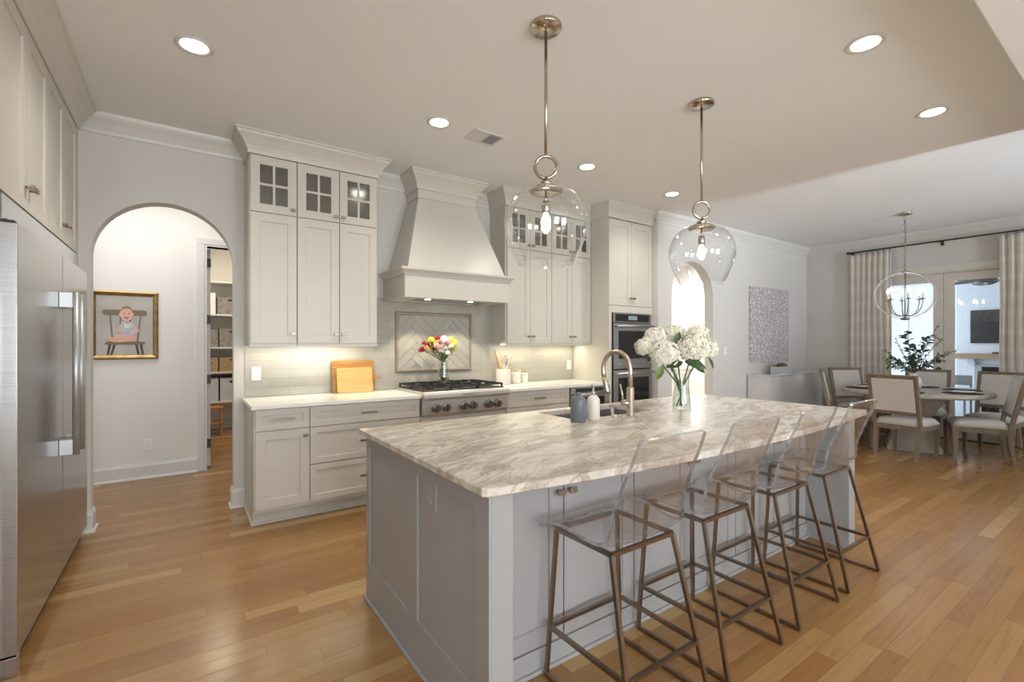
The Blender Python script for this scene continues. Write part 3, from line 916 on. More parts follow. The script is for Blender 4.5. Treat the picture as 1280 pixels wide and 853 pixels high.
# refrigerator columns and the cabinets above; fronts face +x
RF = Matrix.Rotation(R(90), 4, 'Z')
t = thing('refrigerator', 'large built-in stainless refrigerator with two tall bar handles', 'refrigerator', (-.9, 3.6, 0))
MB(RF).box(2.765, .632, .05, 4.435, 1.24, 1.985).build('body', 'dark', t)
MB(RF).box(2.770, .612, 1.880, 4.435, .631, 1.992, .002).build('grille', 'steel', t)
MB(RF).box(2.80, .60, 0, 4.435, .62, .078).build('toe_kick', 'rod', t)  # dark colour paints in the shadow gap under the doors
MB(RF).box(2.757, .568, 0, 2.80, .62, .080, .002).build('corner_trim', 'steel', t)
for a, b, hy in ((2.755, 3.621, 3.545), (3.628, 4.438, 3.705)):
    d = MB(RF).box(a, .565, .088, b, .630, 1.872, .004).build('door', 'steel', t)
    hb = MB(RF)
    for z in (.80, 1.615):
        hb.box(hy - .019, .508, z - .042, hy + .019, .5645, z + .042, .002)
    hb.cyl((hy, .497, .755), (hy, .497, 1.66), .0165, seg=16)
    hb.build('handle', 'handlesteel', d)
hg = MB(RF).box(2.775, .60, 1.873, 2.80, .66, 1.888).box(2.757, .575, 1.8725, 2.79, .62, 1.881)
hg.build('hinge', 'black', t)
t = thing('upper_cabinet', 'row of white cabinet doors over the stainless refrigerator', 'cabinet', (-.9, 3.6, 2.0))
MB(RF).box(2.755, .640, 2.004, 4.440, 1.245, 2.885).build('carcass', 'cabinet', t)
ys = [2.757, 3.177, 3.598, 4.018, 4.438]
for i in range(4):
    a, b = ys[i] + .002, ys[i + 1] - .002
    door(t, a, 2.008, b, 2.880, .6185, (b - .032) if i % 2 == 0 else (a + .032), 2.115, RF, mk='bronze')
trim(sweep([(-.622, 2.70), (-.622, 4.46)], CROWN), 'cabinet')
MB(RF).box(2.715, .6185, 0, 2.752, 1.245, 2.884).build('side_panel', 'cabinet', t)
sbox('wall_refrigerator_end', 'wall', -1.25, 4.445, 0, -.63, YN, 3.049)

# ------------------------------------------------------------------ hood
t = thing('range_hood', 'tapered white range hood with a ledge over the rangetop', 'range hood', (2.19, 4.3, 1.79))
hx0, hx1, hy = 1.62, 2.76, 4.005
mb = MB()
mb.box(hx0, hy, 1.795, hx0 + .03, 4.556, 2.012).box(hx1 - .03, hy, 1.795, hx1, 4.556, 2.012).box(hx0 + .03, hy, 1.795, hx1 - .03, hy + .03, 2.012)
mb.box(hx0 + .03, hy + .03, 1.83, hx1 - .03, 4.556, 1.85).box(hx0 + .03, hy + .03, 1.795, hx0 + .16, 4.54, 1.83).box(hx1 - .16, hy + .03, 1.795, hx1 - .03, 4.54, 1.83).box(hx0 + .16, hy + .03, 1.795, hx1 - .16, hy + .09, 1.83).box(hx0 + .16, 4.45, 1.795, hx1 - .16, 4.54, 1.83)
mb.build('apron', 'cabinet', t)
prof = [(0, 2.0), (.010, 2.0), (.012, 2.014), (.022, 2.024), (.034, 2.038), (.046, 2.044), (.046, 2.062), (-.02, 2.062), (-.02, 2.0)]
sweep([(hx0, 4.555), (hx0, hy), (hx1, hy), (hx1, 4.555)], prof).build('ledge_moulding', 'cabinet', t)
q = 4.556
mb = MB().hexa([(1.66, 4.035, 2.062), (2.725, 4.035, 2.062), (2.725, q, 2.062), (1.66, q, 2.062), (1.872, 4.285, 2.80), (2.505, 4.285, 2.80), (2.505, q, 2.80), (1.872, q, 2.80)])
mb.build('tapered_body', 'cabinet', t)
MB().box(1.864, 4.277, 2.80, 2.513, q, 2.90, .002).build('frieze', 'cabinet', t)
sweep([(1.864, 4.55), (1.864, 4.277), (2.513, 4.277), (2.513, 4.55)], CROWN).build('crown_moulding', 'cabinet', t)
ins = MB().box(hx0 + .17, hy + .10, 1.800, hx1 - .17, 4.44, 1.812).build('filter_insert', 'steel', t)
for x in (1.93, 2.40):
    MB().lathe([(0, 1.797), (.024, 1.797), (.030, 1.800), (.030, 1.8005), (0, 1.8005)], (x, hy + .19, 0), 18).build('hood_lamp', 'hoodlens', t)
    spot('hood_light', (x, hy + .19, 1.79), 24, (1, .88, .66), t, 104, .02, .35)

# ------------------------------------------------------------------ tile picture panel behind the range
t = thing('tile_panel', 'framed herringbone tile panel on the backsplash behind the range', 'tile panel', (2.18, YN, 1.075))
fx0, fx1, fz0, fz1 = 1.737, 2.623, 1.078, 1.70
mb = MB()
pf = [(0, 0), (.012, .004), (.020, .014), (.020, .026), (.010, .034), (.006, .038), (0, .038)]
cs = [(fx0, fz0), (fx1, fz0), (fx1, fz1), (fx0, fz1)]
rings = []
for (x, z), (ux, uz) in zip(cs, ((1, 1), (-1, 1), (-1, -1), (1, -1))):
    rings.append([mb.v((x + ux * w, YN - .008 - d, z + uz * w)) for d, w in pf])
for i in range(4):
    A, B = rings[i], rings[(i + 1) % 4]
    for k in range(len(pf)):
        mb.f([A[k], A[(k + 1) % len(pf)], B[(k + 1) % len(pf)], B[k]])
mb.build('frame', mat('pewter_liner_tile', (0.30, .265, .22, 1), .3, .25, var=.1), t)
bm = bmesh.new()
L, W, g = .305, .0765, .0016
ct, sn = math.cos(R(45)), math.sin(R(45))
cx, cz = (fx0 + fx1) / 2, (fz0 + fz1) / 2
for i in range(-16, 17):
    for j in range(-9, 10):
        ox, oz = i * W + j * L, i * W - j * L
        for (a0, b0, a1, b1) in ((ox, oz, ox + L, oz + W), (ox, oz + W, ox + W, oz + W + L)):
            a0 += g; b0 += g; a1 -= g; b1 -= g
            ps = [(a0, b0), (a1, b0), (a1, b1), (a0, b1)]
            ps = [(cx + p * ct - r * sn, cz + p * sn + r * ct) for p, r in ps]
            if max(p for p, r in ps) < fx0 or min(p for p, r in ps) > fx1 or max(r for p, r in ps) < fz0 or min(r for p, r in ps) > fz1:
                continue
            fr = [bm.verts.new((p, YN - .016, r)) for p, r in ps]
            bk = [bm.verts.new((p, YN - .0085, r)) for p, r in ps]
            bm.faces.new(fr)
            for k in range(4):
                bm.faces.new((fr[k], bk[k], bk[(k + 1) % 4], fr[(k + 1) % 4]))
for pc, nr in (((fx0 + .03, 0, 0), (-1, 0, 0)), ((fx1 - .03, 0, 0), (1, 0, 0)), ((0, 0, fz0 + .03), (0, 0, -1)), ((0, 0, fz1 - .03), (0, 0, 1))):
    bmesh.ops.bisect_plane(bm, geom=list(bm.verts) + list(bm.edges) + list(bm.faces), plane_co=pc, plane_no=nr, clear_outer=True)
mb = MB(); mb.bm.free(); mb.bm = bm
mb.build('herringbone_tiles', 'tileplain', t)
MB().box(fx0 + .02, YN - .0105, fz0 + .02, fx1 - .02, YN - .0082, fz1 - .02).build('grout_bed', 'grout', t)

# ------------------------------------------------------------------ gas rangetop
t = thing('gas_rangetop', 'stainless six-burner gas rangetop with black grates', 'rangetop', (2.2, 4.2, .72))
rx0, rx1 = 1.742, 2.660
mb = MB()
mb.prism([(4.54, .722), (3.905, .722), (3.893, .735), (3.885, .86), (3.862, .866), (3.853, .885), (3.853, .915), (3.862, .932), (3.885, .936), (4.54, .936)], rx0, rx1, 'x')
mb.build('body', 'rangesteel', t)
MB().box(rx0 + .02, 3.93, .9365, rx1 - .02, 4.52, .942).build('cooktop_pan', 'dark', t)
MB().box(2.12, 3.8505, .893, 2.28, 3.8529, .907).build('nameplate', 'polished', t)
for x in (1.868, 1.966, 2.150, 2.250, 2.424, 2.524):
    k = MB().cyl((x, 3.887, .79), (x, 3.880, .79), .047, seg=24).build('knob', 'polished', t)
    g_ = MB().cyl((x, 3.8795, .79), (x, 3.840, .79), .038, .032, seg=24)
    g_.box(x - .007, 3.826, .758, x + .007, 3.841, .822, .002)
    g_.build('grip', M['grip'], k)
def grate(x0, x1):
    mb = MB()
    z, w = .974, .011
    for y in (3.95, 4.225, 4.235, 4.51):
        mb.bar((x0, y, z), (x1, y, z), w, .014)
    for x in (x0 + .006, x1 - .006):
        mb.bar((x, 3.95, z), (x, 4.51, z), w, .014)
    xc = (x0 + x1) / 2
    for yc in (4.088, 4.372):
        for dx, dy in ((1, 0), (-1, 0), (0, 1), (0, -1)):
            e = (x1 - x0) / 2 - .006 if dx else .137
            mb.bar((xc + dx * .035, yc + dy * .035, z + .003), (xc + dx * e, yc + dy * e, z + .003), w, .016)
    for x in (x0 + .006, x1 - .006):
        for y in (3.955, 4.23, 4.505):
            mb.bar((x, y, .9425), (x, y, z), .013)
    return mb
for i in range(3):
    a = rx0 + .024 + i * .291
    grate(a, a + .286).build('grate', 'black', t)
    for yc in (4.088, 4.372):
        MB().lathe([(0, 0), (.045, 0), (.045, .010), (.034, .012), (.034, .019), (.028, .022), (0, .022)], (a + .143, yc, .9425), 20).build('burner', 'black', t)

# ================================================================== island
t = thing('kitchen_island', 'large grey island base with doors under the marble slab', 'island', (2.27, 1.9, 0))
il, ir, ify, iby = .805, 3.725, 1.285, 2.53
for side, X, sg in (('l', il, 1), ('r', ir, -1)):
    mb = MB()
    a, b = X + sg * .010, X + sg * .095
    mb.box(a, ify, 0, b, iby, .883, .0015)
    for y0, y1 in ((ify + .0005, 1.375), (1.858, 1.941), (2.483, iby - .0005)):
        mb.box(X, y0, 0.0, a, y1, .8825, .0012)
    for y0, y1 in ((1.375, 1.858), (1.941, 2.483)):
        mb.box(X, y0, 0.0, a, y1, .200, .0012).box(X, y0, .822, a, y1, .8825, .0012)
    mb.build('end_panel', 'island', t)
    MB().box(X - sg * .014, ify - .002, 0, X - sg * .0002, iby + .012, .018, .003).build('shoe_moulding', 'island', t)
W6 = (ir - il - .19) / 6
xs = [il + .095 + i * W6 for i in range(7)]
MB().box(xs[0], 1.578, .10, xs[6], 1.59, .883).box(xs[0], 1.575, 0, xs[6], 1.59, .10).build('carcass', 'island', t)
MB().box(xs[0], 2.49, 0, xs[6], 2.508, .883).build('rear_panel', 'island', t)
MB().box(xs[0], 1.542, 0, xs[6], 1.574, .098, .003).box(xs[0], 1.530, 0, xs[6], 1.542, .018, .003).build('plinth', 'island', t)
for i in range(6):
    a, b = xs[i] + .0035, xs[i + 1] - .0035
    door(t, a, .102, b, .868, 1.551, (b - .030) if i % 2 == 0 else (a + .030), .735, mk='bronze', st=.075)
RB = Matrix.Rotation(R(180), 4, 'Z')
for i in range(6):
    a, b = -xs[i + 1] + .002, -xs[i] - .002
    door(t, a, .110, b, .868, -2.529, (b - .030) if i % 2 == 0 else (a + .030), .735, RB, mk='bronze', st=.075)

# marble slab with bowed seating edge and the sink cut-out
sx0, sx1, sy1 = .772, 3.872, 2.555
def fy(x):
    qx = (x - 2.322) / 1.55
    return 1.262 - .108 * (1 - qx * qx)
SK = (1.93, 2.10, 2.655, 2.475)
def slab_loop(ins):
    pts = []
    for k in range(41):
        x = sx0 + ins + (sx1 - sx0 - 2 * ins) * k / 40
        pts.append((x, fy(x) + ins))
    pts[0] = (sx0 + ins + .012, fy(sx0) + ins)
    pts[-1] = (sx1 - ins - .012, fy(sx1) + ins)
    pts = [(sx0 + ins, fy(sx0) + ins + .012)] + pts + [(sx1 - ins, fy(sx1) + ins + .012)]
    pts += [(sx1 - ins, sy1 - ins), (sx0 + ins, sy1 - ins)]
    return pts
mb = MB()
def rr(x0, y0, x1, y1, r, n=5):
    out = []
    for cx_, cy_, a0 in ((x1 - r, y1 - r, 0), (x0 + r, y1 - r, 90), (x0 + r, y0 + r, 180), (x1 - r, y0 + r, 270)):
        for i in range(n + 1):
            a = R(a0 + 90 * i / n)
            out.append((cx_ + r * math.cos(a), cy_ + r * math.sin(a)))
    return out
hole = rr(*SK, .03)
lv = [(.884, .004), (.888, 0), (.910, 0), (.914, .004)]
loops = [[mb.v((x, y, z)) for x, y in slab_loop(i)] for z, i in lv]
nn = len(loops[0])
for A, B in zip(loops, loops[1:]):
    for k in range(nn):
        mb.f([A[k], A[(k + 1) % nn], B[(k + 1) % nn], B[k]])
hl = [[mb.v((x, y, z)) for x, y in hole] for z in (.884, .914)]
for k in range(len(hole)):
    mb.f([hl[0][k], hl[0][(k + 1) % len(hole)], hl[1][(k + 1) % len(hole)], hl[1][k]])
for A, B in ((loops[0], hl[0]), (loops[3], hl[1])):
    es = []
    for lp in (A, B):
        for k in range(len(lp)):
            e = mb.bm.edges.get((lp[k], lp[(k + 1) % len(lp)]))
            es.append(e)
    bmesh.ops.triangle_fill(mb.bm, edges=es, use_beauty=True)
tag(mb.build('island_countertop', 'marble', None, (2.32, 1.9, .884)), 'veined brown and white marble island slab with bowed seating edge', 'countertop')
# outlet on the island end
def outlet(label, loc, M4, m='plastic', w=.072, h=.116, n=2, switch=False):
    t = thing('switch_plate' if switch else 'wall_outlet', label, 'light switch' if switch else 'outlet', loc)
    T4 = Matrix.Translation(loc) @ M4
    MB(T4).box(-w / 2, -.006, -h / 2, w / 2, -.0002, h / 2, .002).build('cover_plate', m, t)
    if switch:
        MB(T4).box(-.017, -.009, -.033, .017, -.0062, .033, .001).build('rocker', m, t)
    else:
        for z in (-.022, .022):
            r_ = MB(T4).box(-.017, -.0075, z - .014, .017, -.0062, z + .014, .002).build('receptacle', m, t)
            MB(T4).box(-.008, -.0082, z - .005, -.006, -.0076, z + .005).box(.006, -.0082, z - .005, .008, -.0076, z + .005).build('slot', 'slot', r_)
    return t
NEG_X = Matrix.Rotation(R(-90), 4, 'Z')
outlet('grey duplex outlet in the left end of the island', (.815, 1.742, .765), NEG_X, 'island', .116, .116)
outlet('white switch plate on the backsplash left of the cutting boards', (.503, YN - .008, 1.117), Matrix(), switch=True)
outlet('white outlet plate on the backsplash beside the oven tower', (4.07, YN - .008, 1.10), Matrix())
outlet('white outlet on the hall wall under the framed portrait', (-.304, HY, .337), Matrix())
outlet('white switch plate on the wall between the right arch and the canvas', (6.47, YA, 1.27), Matrix(), switch=True)

# sink and tap
t = thing('kitchen_sink', 'undermount stainless double sink set into the island', 'sink', (2.29, 2.29, .66))
mb = MB()
x0, y0, x1, y1 = SK
outer = rr(x0 - .012, y0 - .012, x1 + .012, y1 + .012, .042)
inner = rr(x0 - .004, y0 - .004, x1 + .004, y1 + .004, .034)
bot = rr(x0 + .02, y0 + .02, x1 - .02, y1 - .02, .05)
Ls = [[mb.v((x, y, z)) for x, y in lp] for lp, z in ((outer, .8835), (inner, .8835), (bot, .67), (outer, .66))]
for A, B in ((Ls[0], Ls[1]), (Ls[1], Ls[2]), (Ls[0], Ls[3])):
    for k in range(len(A)):
        mb.f([A[k], A[(k + 1) % len(A)], B[(k + 1) % len(A)], B[k]])
mb.f(Ls[2]); mb.f(Ls[3][::-1])
mb.build('basin', 'sinksteel', t)
MB().box(2.285, y0 - .002, .672, 2.305, y1 + .002, .86, .006).build('divider', 'sinksteel', t)
for x in (2.11, 2.48):
    MB().lathe([(0, .671), (.04, .671), (.042, .674), (.03, .675), (.028, .672), (0, .672)], (x, 2.29, 0), 20).build('drain', 'polished', t)
t = thing('faucet', 'tall gooseneck pull-down faucet in champagne bronze', 'faucet', (2.335, 2.03, .914))
fx, fyy = 2.335, 2.03
MB().lathe([(0, 0), (.028, 0), (.028, .006), (.024, .010), (.024, .175), (.021, .180), (0, .180)], (fx, fyy, .9143), 24).build('body', 'faucet', t)
dx, dy = -.16, .987
pts = [(fx, fyy, 1.094), (fx, fyy, 1.19)]
rad = .105
for i in range(15):
    a = R(180 - 205 * i / 14)
    s_ = rad + rad * math.cos(a)
    pts.append((fx + dx * s_, fyy + dy * s_, 1.20 + rad * math.sin(a) * 1.15))
MB().tube(pts, .0150, 16).build('spout', 'faucet', t)
e = Vector(pts[-1]); d_ = (e - Vector(pts[-2])).normalized()
MB().tube([e - d_ * .002, e + d_ * .03, e + d_ * .095, e + d_ * .11], [.0165, .0185, .0195, .016], 16).build('spray_head', 'faucet', t)
lv_ = MB().cyl((fx, fyy, .995), (fx - .050, fyy + .030, .995), .019, seg=16)
lv_.tube([(fx - .042, fyy + .025, 1.0), (fx - .046, fyy + .027, 1.05), (fx - .058, fyy + .033, 1.115)], [.008, .0065, .0055], 10)
lv_.build('lever', 'faucet', t)
tag(MB().lathe([(0, 0), (.022, 0), (.022, .005), (.014, .007), (.014, .016), (0, .017)], (2.205, 2.045, .9143), 20).build('air_switch', 'faucet', None, (2.205, 2.045, .914)), 'small round metal button set in the slab by the faucet', 'button')
# soap bottles
def bottle(label, x, y, m, r, h, pump, tall=True):
    t = thing('soap_bottle', label, 'soap bottle', (x, y, .914))
    MB().lathe([(0, 0), (r - .004, 0), (r, .005), (r, h * .78), (r * .96, h * .84), (r * .62, h * .95), (r * .42, h), (0, h)], (x, y, .9143), 26).build('bottle', m, t)
    c = MB().lathe([(0, h), (.015, h), (.015, h + .010), (.012, h + .014), (0, h + .014)], (x, y, .9143), 18) if not tall else MB().lathe([(0, h), (.013, h), (.013, h + .018), (.006, h + .020), (.0055, h + .05), (.012, h + .052), (.012, h + .066), (0, h + .067)], (x, y, .9143), 18)
    if tall: c.tube([(x, y, .9143 + h + .058), (x - .035, y - .012, .9143 + h + .058), (x - .043, y - .015, .9143 + h + .050)], [.006, .005, .004], 8)
    c.build('pump' if tall else 'stopper', pump, t)
bottle('blue-grey soap bottle by the sink', 1.900, 2.045, 'blueceramic', .046, .158, 'blueceramic', False)
bottle('white soap bottle with a chrome pump by the sink', 2.022, 2.045, 'ceramic', .039, .150, 'polished')

# ================================================================== bar stools
def make_stool():
    t = thing('bar_stool', 'x', 'bar stool', (0, 0, 0), 'acrylic bar stools along the island')
    # profile (y, z, half width): front lip to top of the back, the sitter faces +y
    key = [(.232, .612, .232), (.226, .630, .252), (.205, .646, .258), (.16, .649, .254), (.08, .636, .244), (.0, .623, .234), (-.06, .619, .228), (-.098, .627, .222), (-.124, .652, .216), (-.140, .70, .210), (-.163, .80, .203), (-.200, .92, .195), (-.235, 1.020, .189), (-.240, 1.034, .186), (-.2425, 1.042, .172)]
    def cr(p, n=5):
        out = []
        for i in range(len(p) - 1):
            a, b, c, d = p[max(i - 1, 0)], p[i], p[i + 1], p[min(i + 2, len(p) - 1)]
            for k in range(n):
                u = k / n
                out.append(tuple(.5 * (2 * b[q] + (c[q] - a[q]) * u + (2 * a[q] - 5 * b[q] + 4 * c[q] - d[q]) * u * u + (3 * b[q] - a[q] - 3 * c[q] + d[q]) * u ** 3) for q in range(3)))
        out.append(p[-1])
        return out
    P = cr(key, 4)
    N, K = len(P), 14
    th = .0135
    def pos(i, j):
        y, z, hw = P[i]
        u = -1 + 2 * j / K
        fb = max(0, min(1, (z - .64) / .12)) if y < -.05 else 0
        lift = .022 * (1 - fb) * abs(u) ** 3 * max(0, min(1, (.20 - y) / .12))
        fwd = .030 * fb * u * u * max(0, 1 - max(0, z - .68) / .30)
        return Vector((hw * u, y + fwd, z + lift))
    G = [[pos(i, j) for j in range(K + 1)] for i in range(N)]
    def nrm(i, j):
        a = G[min(i + 1, N - 1)][j] - G[max(i - 1, 0)][j]
        b = G[i][min(j + 1, K)] - G[i][max(j - 1, 0)]
        q = a.cross(b).normalized()
        return q
    mb = MB()
    mb.smooth = True
    A = [[mb.v(G[i][j]) for j in range(K + 1)] for i in range(N)]
    B = [[mb.v(G[i][j] + nrm(i, j) * th) for j in range(K + 1)] for i in range(N)]
    for i in range(N - 1):
        for j in range(K):
            mb.f([A[i][j], A[i][j + 1], A[i + 1][j + 1], A[i + 1][j]])
            mb.f([B[i][j + 1], B[i][j], B[i + 1][j], B[i + 1][j + 1]])
    mb.mi = 1
    mb.smooth = False
    for i in range(N - 1):
        mb.f([A[i][0], A[i + 1][0], B[i + 1][0], B[i][0]]); mb.f([A[i + 1][K], A[i][K], B[i][K], B[i + 1][K]])
    for j in range(K):
        mb.f([A[0][j + 1], A[0][j], B[0][j], B[0][j + 1]]); mb.f([A[N - 1][j], A[N - 1][j + 1], B[N - 1][j + 1], B[N - 1][j]])
    mb.build('seat_shell', ['acrylic', 'acrylicedge'], t)
    w = .0155
    TF, TR, zt = (.180, .205), (.176, -.095), .606
    BF, BR = (.219, .225), (.219, -.232)
    def at(T, B_, z, s_):
        u = (zt - z) / (zt - .009)
        return (s_ * (T[0] + (B_[0] - T[0]) * u), T[1] + (B_[1] - T[1]) * u, z)
    for s_ in (-1, 1):
        for T, B_ in ((TF, BF), (TR, BR)):
            MB().bar(at(T, B_, zt, s_), at(T, B_, .0088, s_), w, w, (s_, 0, 0)).build('leg', 'stoolmetal', t)
    for s_ in (-1, 1):
        MB().bar(at(TF, BF, .0089, s_), at(TR, BR, .0089, s_), w).build('floor_rail', 'stoolmetal', t)
    fr = MB()
    for s_ in (-1, 1):
        fr.bar(at(TF, BF, zt, s_), at(TR, BR, zt, s_), w)
    fr.bar(at(TF, BF, zt, -1), at(TF, BF, zt, 1), w).bar(at(TR, BR, zt, -1), at(TR, BR, zt, 1), w)
    fr.build('seat_frame', 'stoolmetal', t)
    ft = MB()
    for s_ in (-1, 1):
        ft.bar(at(TF, BF, .205, s_), at(TR, BR, .205, s_), w)
    ft.bar(at(TF, BF, .205, -1), at(TF, BF, .205, 1), w).bar(at(TR, BR, .205, -1), at(TR, BR, .205, 1), w)
    ft.build('footrest', 'stoolmetal', t)
    return t
st0 = make_stool()
SL = ['clear acrylic bar stool nearest the left end of the island', 'clear acrylic bar stool second from the left end of the island', 'clear acrylic bar stool third from the left end of the island', 'clear acrylic bar stool at the far right end of the island']
extra = []
for i, (x, y) in enumerate(((1.444, 1.285), (2.012, 1.285), (2.626, 1.288), (3.200, 1.290))):
    o = st0 if i == 0 else copy_tree(st0)
    place(o, (x, y, 0), 0, SL[i])

# ================================================================== ceiling fixtures
def can(loc, label):
    t = thing('recessed_light', label, 'ceiling light', loc, 'recessed ceiling lights')
    x, y, z = loc
    MB().lathe([(.066, -.0008), (.092, -.0008), (.094, -.004), (.086, -.008), (.072, -.006), (.066, -.002)], loc, 30, closed=True).build('trim_ring', 'trim', t)
    MB().lathe([(0, -.0015), (.0655, -.0015), (.0655, -.005), (0, -.006)], loc, 26).build('lens', 'lens', t)
    spot('downlight', (x, y, z - .03), P_CAN, (1, .935, .84), t, 150, .06, 1.0)
P_CAN = 36
cans = [((.045, 3.19, CEIL), 'recessed ceiling light above the floor before the left arch'), ((1.582, 3.235, CEIL), 'recessed ceiling light between the left glass cabinets and the air vent'),
        ((3.128, 3.245, CEIL), 'recessed ceiling light right behind the first glass pendant rod'), ((4.474, 3.29, CEIL), 'recessed ceiling light in front of the oven tower'),
        ((3.117, 1.024, CEIL), 'recessed ceiling light nearest the ceiling beam, the largest in view'), ((4.44, 1.05, CEIL), 'recessed ceiling light nearest the dining area')]
for c_ in cans:
    can(*c_)
def vent(label, x0, y0, x1, y1, n, along='x'):
    t = thing('ceiling_vent', label, 'vent', ((x0 + x1) / 2, (y0 + y1) / 2, CEIL), 'ceiling vents')
    z = CEIL - .0008
    mb = MB()
    b = .022
    mb.box(x0, y0, z - .008, x1, y0 + b, z).box(x0, y1 - b, z - .008, x1, y1, z).box(x0, y0 + b, z - .008, x0 + b, y1 - b, z).box(x1 - b, y0 + b, z - .008, x1, y1 - b, z)
    xm = (x0 + x1) / 2
    if along == 'x': mb.box(xm - .008, y0 + b, z - .008, xm + .008, y1 - b, z)
    mb.build('frame', 'trim', t)
    MB().box(x0 + b, y0 + b, z - .001, x1 - b, y1 - b, z).build('duct', 'dark', t)
    sl = MB()
    for i in range(n):
        if along == 'x':
            y = y0 + b + (y1 - y0 - 2 * b) * (i + .5) / n
            sl.bar((x0 + b, y, z - .005), (xm - .008, y, z - .005), .0075, .002, (0, .75, 1))
            sl.bar((xm + .008, y, z - .005), (x1 - b, y, z - .005), .0105, .002, (0, -.55, 1))
        else:
            x = x0 + b + (x1 - x0 - 2 * b) * (i + .5) / n
            sl.bar((x, y0 + b, z - .005), (x, y1 - b, z - .005), .006, .002, (.75, 0, 1))
    sl.build('louvre', 'trim', t)
vent('small louvred ceiling vent over the range side of the island', 1.862, 3.155, 2.135, 3.365, 11)
vent('slim ceiling vent near the french door curtains', 8.78, 1.98, 8.92, 2.30, 7, 'y')

def pendant(x, y, label):
    t = thing('pendant_light', label, 'pendant light', (x, y, CEIL), 'glass pendants above the island')
    c = (x, y, 0)
    cn = MB().lathe([(0, CEIL - .0005), (.082, CEIL - .0005), (.084, CEIL - .003), (.084, CEIL - .019), (.081, CEIL - .022), (0, CEIL - .022)], c, 32)
    for a in (40, 220):
        cn.ball((x + .04 * math.cos(R(a)), y + .04 * math.sin(R(a)), CEIL - .024), .006, 8, 5)
    cn.build('canopy', 'nickel', t)
    MB().cyl((x, y, CEIL - .028), (x, y, 2.368), .0085, seg=12).build('rod', 'nickel', t)
    # the ring hangs square to the rod, seen nearly face on
    rg = MB(Matrix.Translation((x, y, 2.303)) @ Matrix.Rotation(R(-34.86), 4, 'Z'))
    rg.torus((0, 0, 0), .0575, .0095, 'y', 40, 10)
    rg.build('ring', 'nickel', t)
    cp = MB().lathe([(0, 2.246), (.012, 2.246), (.014, 2.232), (.030, 2.226), (.034, 2.214), (.026, 2.206), (.020, 2.203), (.060, 2.198), (.088, 2.186), (.092, 2.176), (.084, 2.168), (.03, 2.166), (.0, 2.166)], c, 32)
    cp.build('cap', 'nickel', t)
    so = MB().cyl((x, y, 2.166), (x, y, 2.105), .006, seg=10)
    so.lathe([(0, 2.125), (.018, 2.122), (.022, 2.112), (.022, 2.062), (.018, 2.058), (0, 2.058)], c, 20)
    so.build('socket', 'nickel', t)
    MB().lathe([(0, 2.058), (.012, 2.057), (.014, 2.046), (.023, 2.03), (.026, 2.014), (.022, 1.998), (.012, 1.989), (0, 1.987)], c, 18).build('bulb', 'bulb', t)
    out = [(.030, 2.199), (.075, 2.196), (.125, 2.176), (.168, 2.142), (.202, 2.092), (.219, 2.035), (.220, 1.985), (.207, 1.93), (.186, 1.875), (.163, 1.825), (.146, 1.79)]
    # round the outline
    def smooth(p):
        r = [p[0]]
        for a, b in zip(p, p[1:]):
            r += [(a[0] * .75 + b[0] * .25, a[1] * .75 + b[1] * .25), (a[0] * .25 + b[0] * .75, a[1] * .25 + b[1] * .75)]
        return r + [p[-1]]
    out = smooth(smooth(out))
    inn = [(r - .004, z - (.004 if i < 10 else .0)) for i, (r, z) in enumerate(out)]
    MB().lathe(out + inn[::-1], c, 56, closed=True).build('glass_globe', 'glass', t)
pendant(1.562, 1.930, 'clear glass globe pendant nearest the camera, above the sink side of the island')
pendant(2.952, 1.930, 'clear glass globe pendant farther along, above the hydrangeas')

# ================================================================== things on the island
def leaf_mesh(mb, p, d, L, Wd, up=(0, 0, 1), bend=.25):
    p, d = Vector(p), Vector(d).normalized()
    s_ = d.cross(Vector(up))
    if s_.length < 1e-3: s_ = Vector((1, 0, 0))
    s_.normalize()
    nr = s_.cross(d).normalized()
    rows = []
    for u, w in ((0, .12), (.2, .7), (.45, 1), (.7, .78), (.88, .4), (1, .03)):
        c = p + d * L * u - nr * L * bend * u * u
        rows.append([mb.v(c - s_ * Wd * w / 2 + nr * Wd * .10 * w), mb.v(c), mb.v(c + s_ * Wd * w / 2 + nr * Wd * .10 * w)])
    for A, B in zip(rows, rows[1:]):
        mb.f([A[0], A[1], B[1], B[0]]); mb.f([A[1], A[2], B[2], B[1]])
VX, VY = 2.880, 2.040
FW = Vector((math.sin(R(34.86)), math.cos(R(34.86)), 0))
RT = Vector((FW.y, -FW.x, 0))
t = thing('flower_vase', 'waisted clear glass vase of water holding white hydrangeas', 'vase', (VX, VY, .914))
op = [(.0, 0), (.056, 0), (.063, .006), (.064, .03), (.058, .09), (.050, .155), (.051, .20), (.058, .25), (.064, .282)]
MB().lathe(op + [(r - .004, max(z, .012)) for r, z in op[::-1]], (VX, VY, .9143), 36).build('glass_body', 'vase', t)
MB().lathe([(0, .0125), (.0565, .0125), (.0585, .03), (.053, .09), (.0455, .150), (0, .150)], (VX, VY, .9143), 30).build('water', 'water', t)
def floret(mb, c, nrm, r, rnd):
    nrm = nrm.normalized()
    a = nrm.orthogonal().normalized()
    b = nrm.cross(a)
    th0 = rnd.random() * PI
    for k in range(4):
        th_ = th0 + k * PI / 2
        u = a * math.cos(th_) + b * math.sin(th_)
        w = nrm.cross(u)
        q = [c, c + (u - w * .62) * r * .62 + nrm * r * .16, c + u * r * 1.05 + nrm * r * .08, c + (u + w * .62) * r * .62 + nrm * r * .16]
        mb.f([mb.v(p) for p in q])
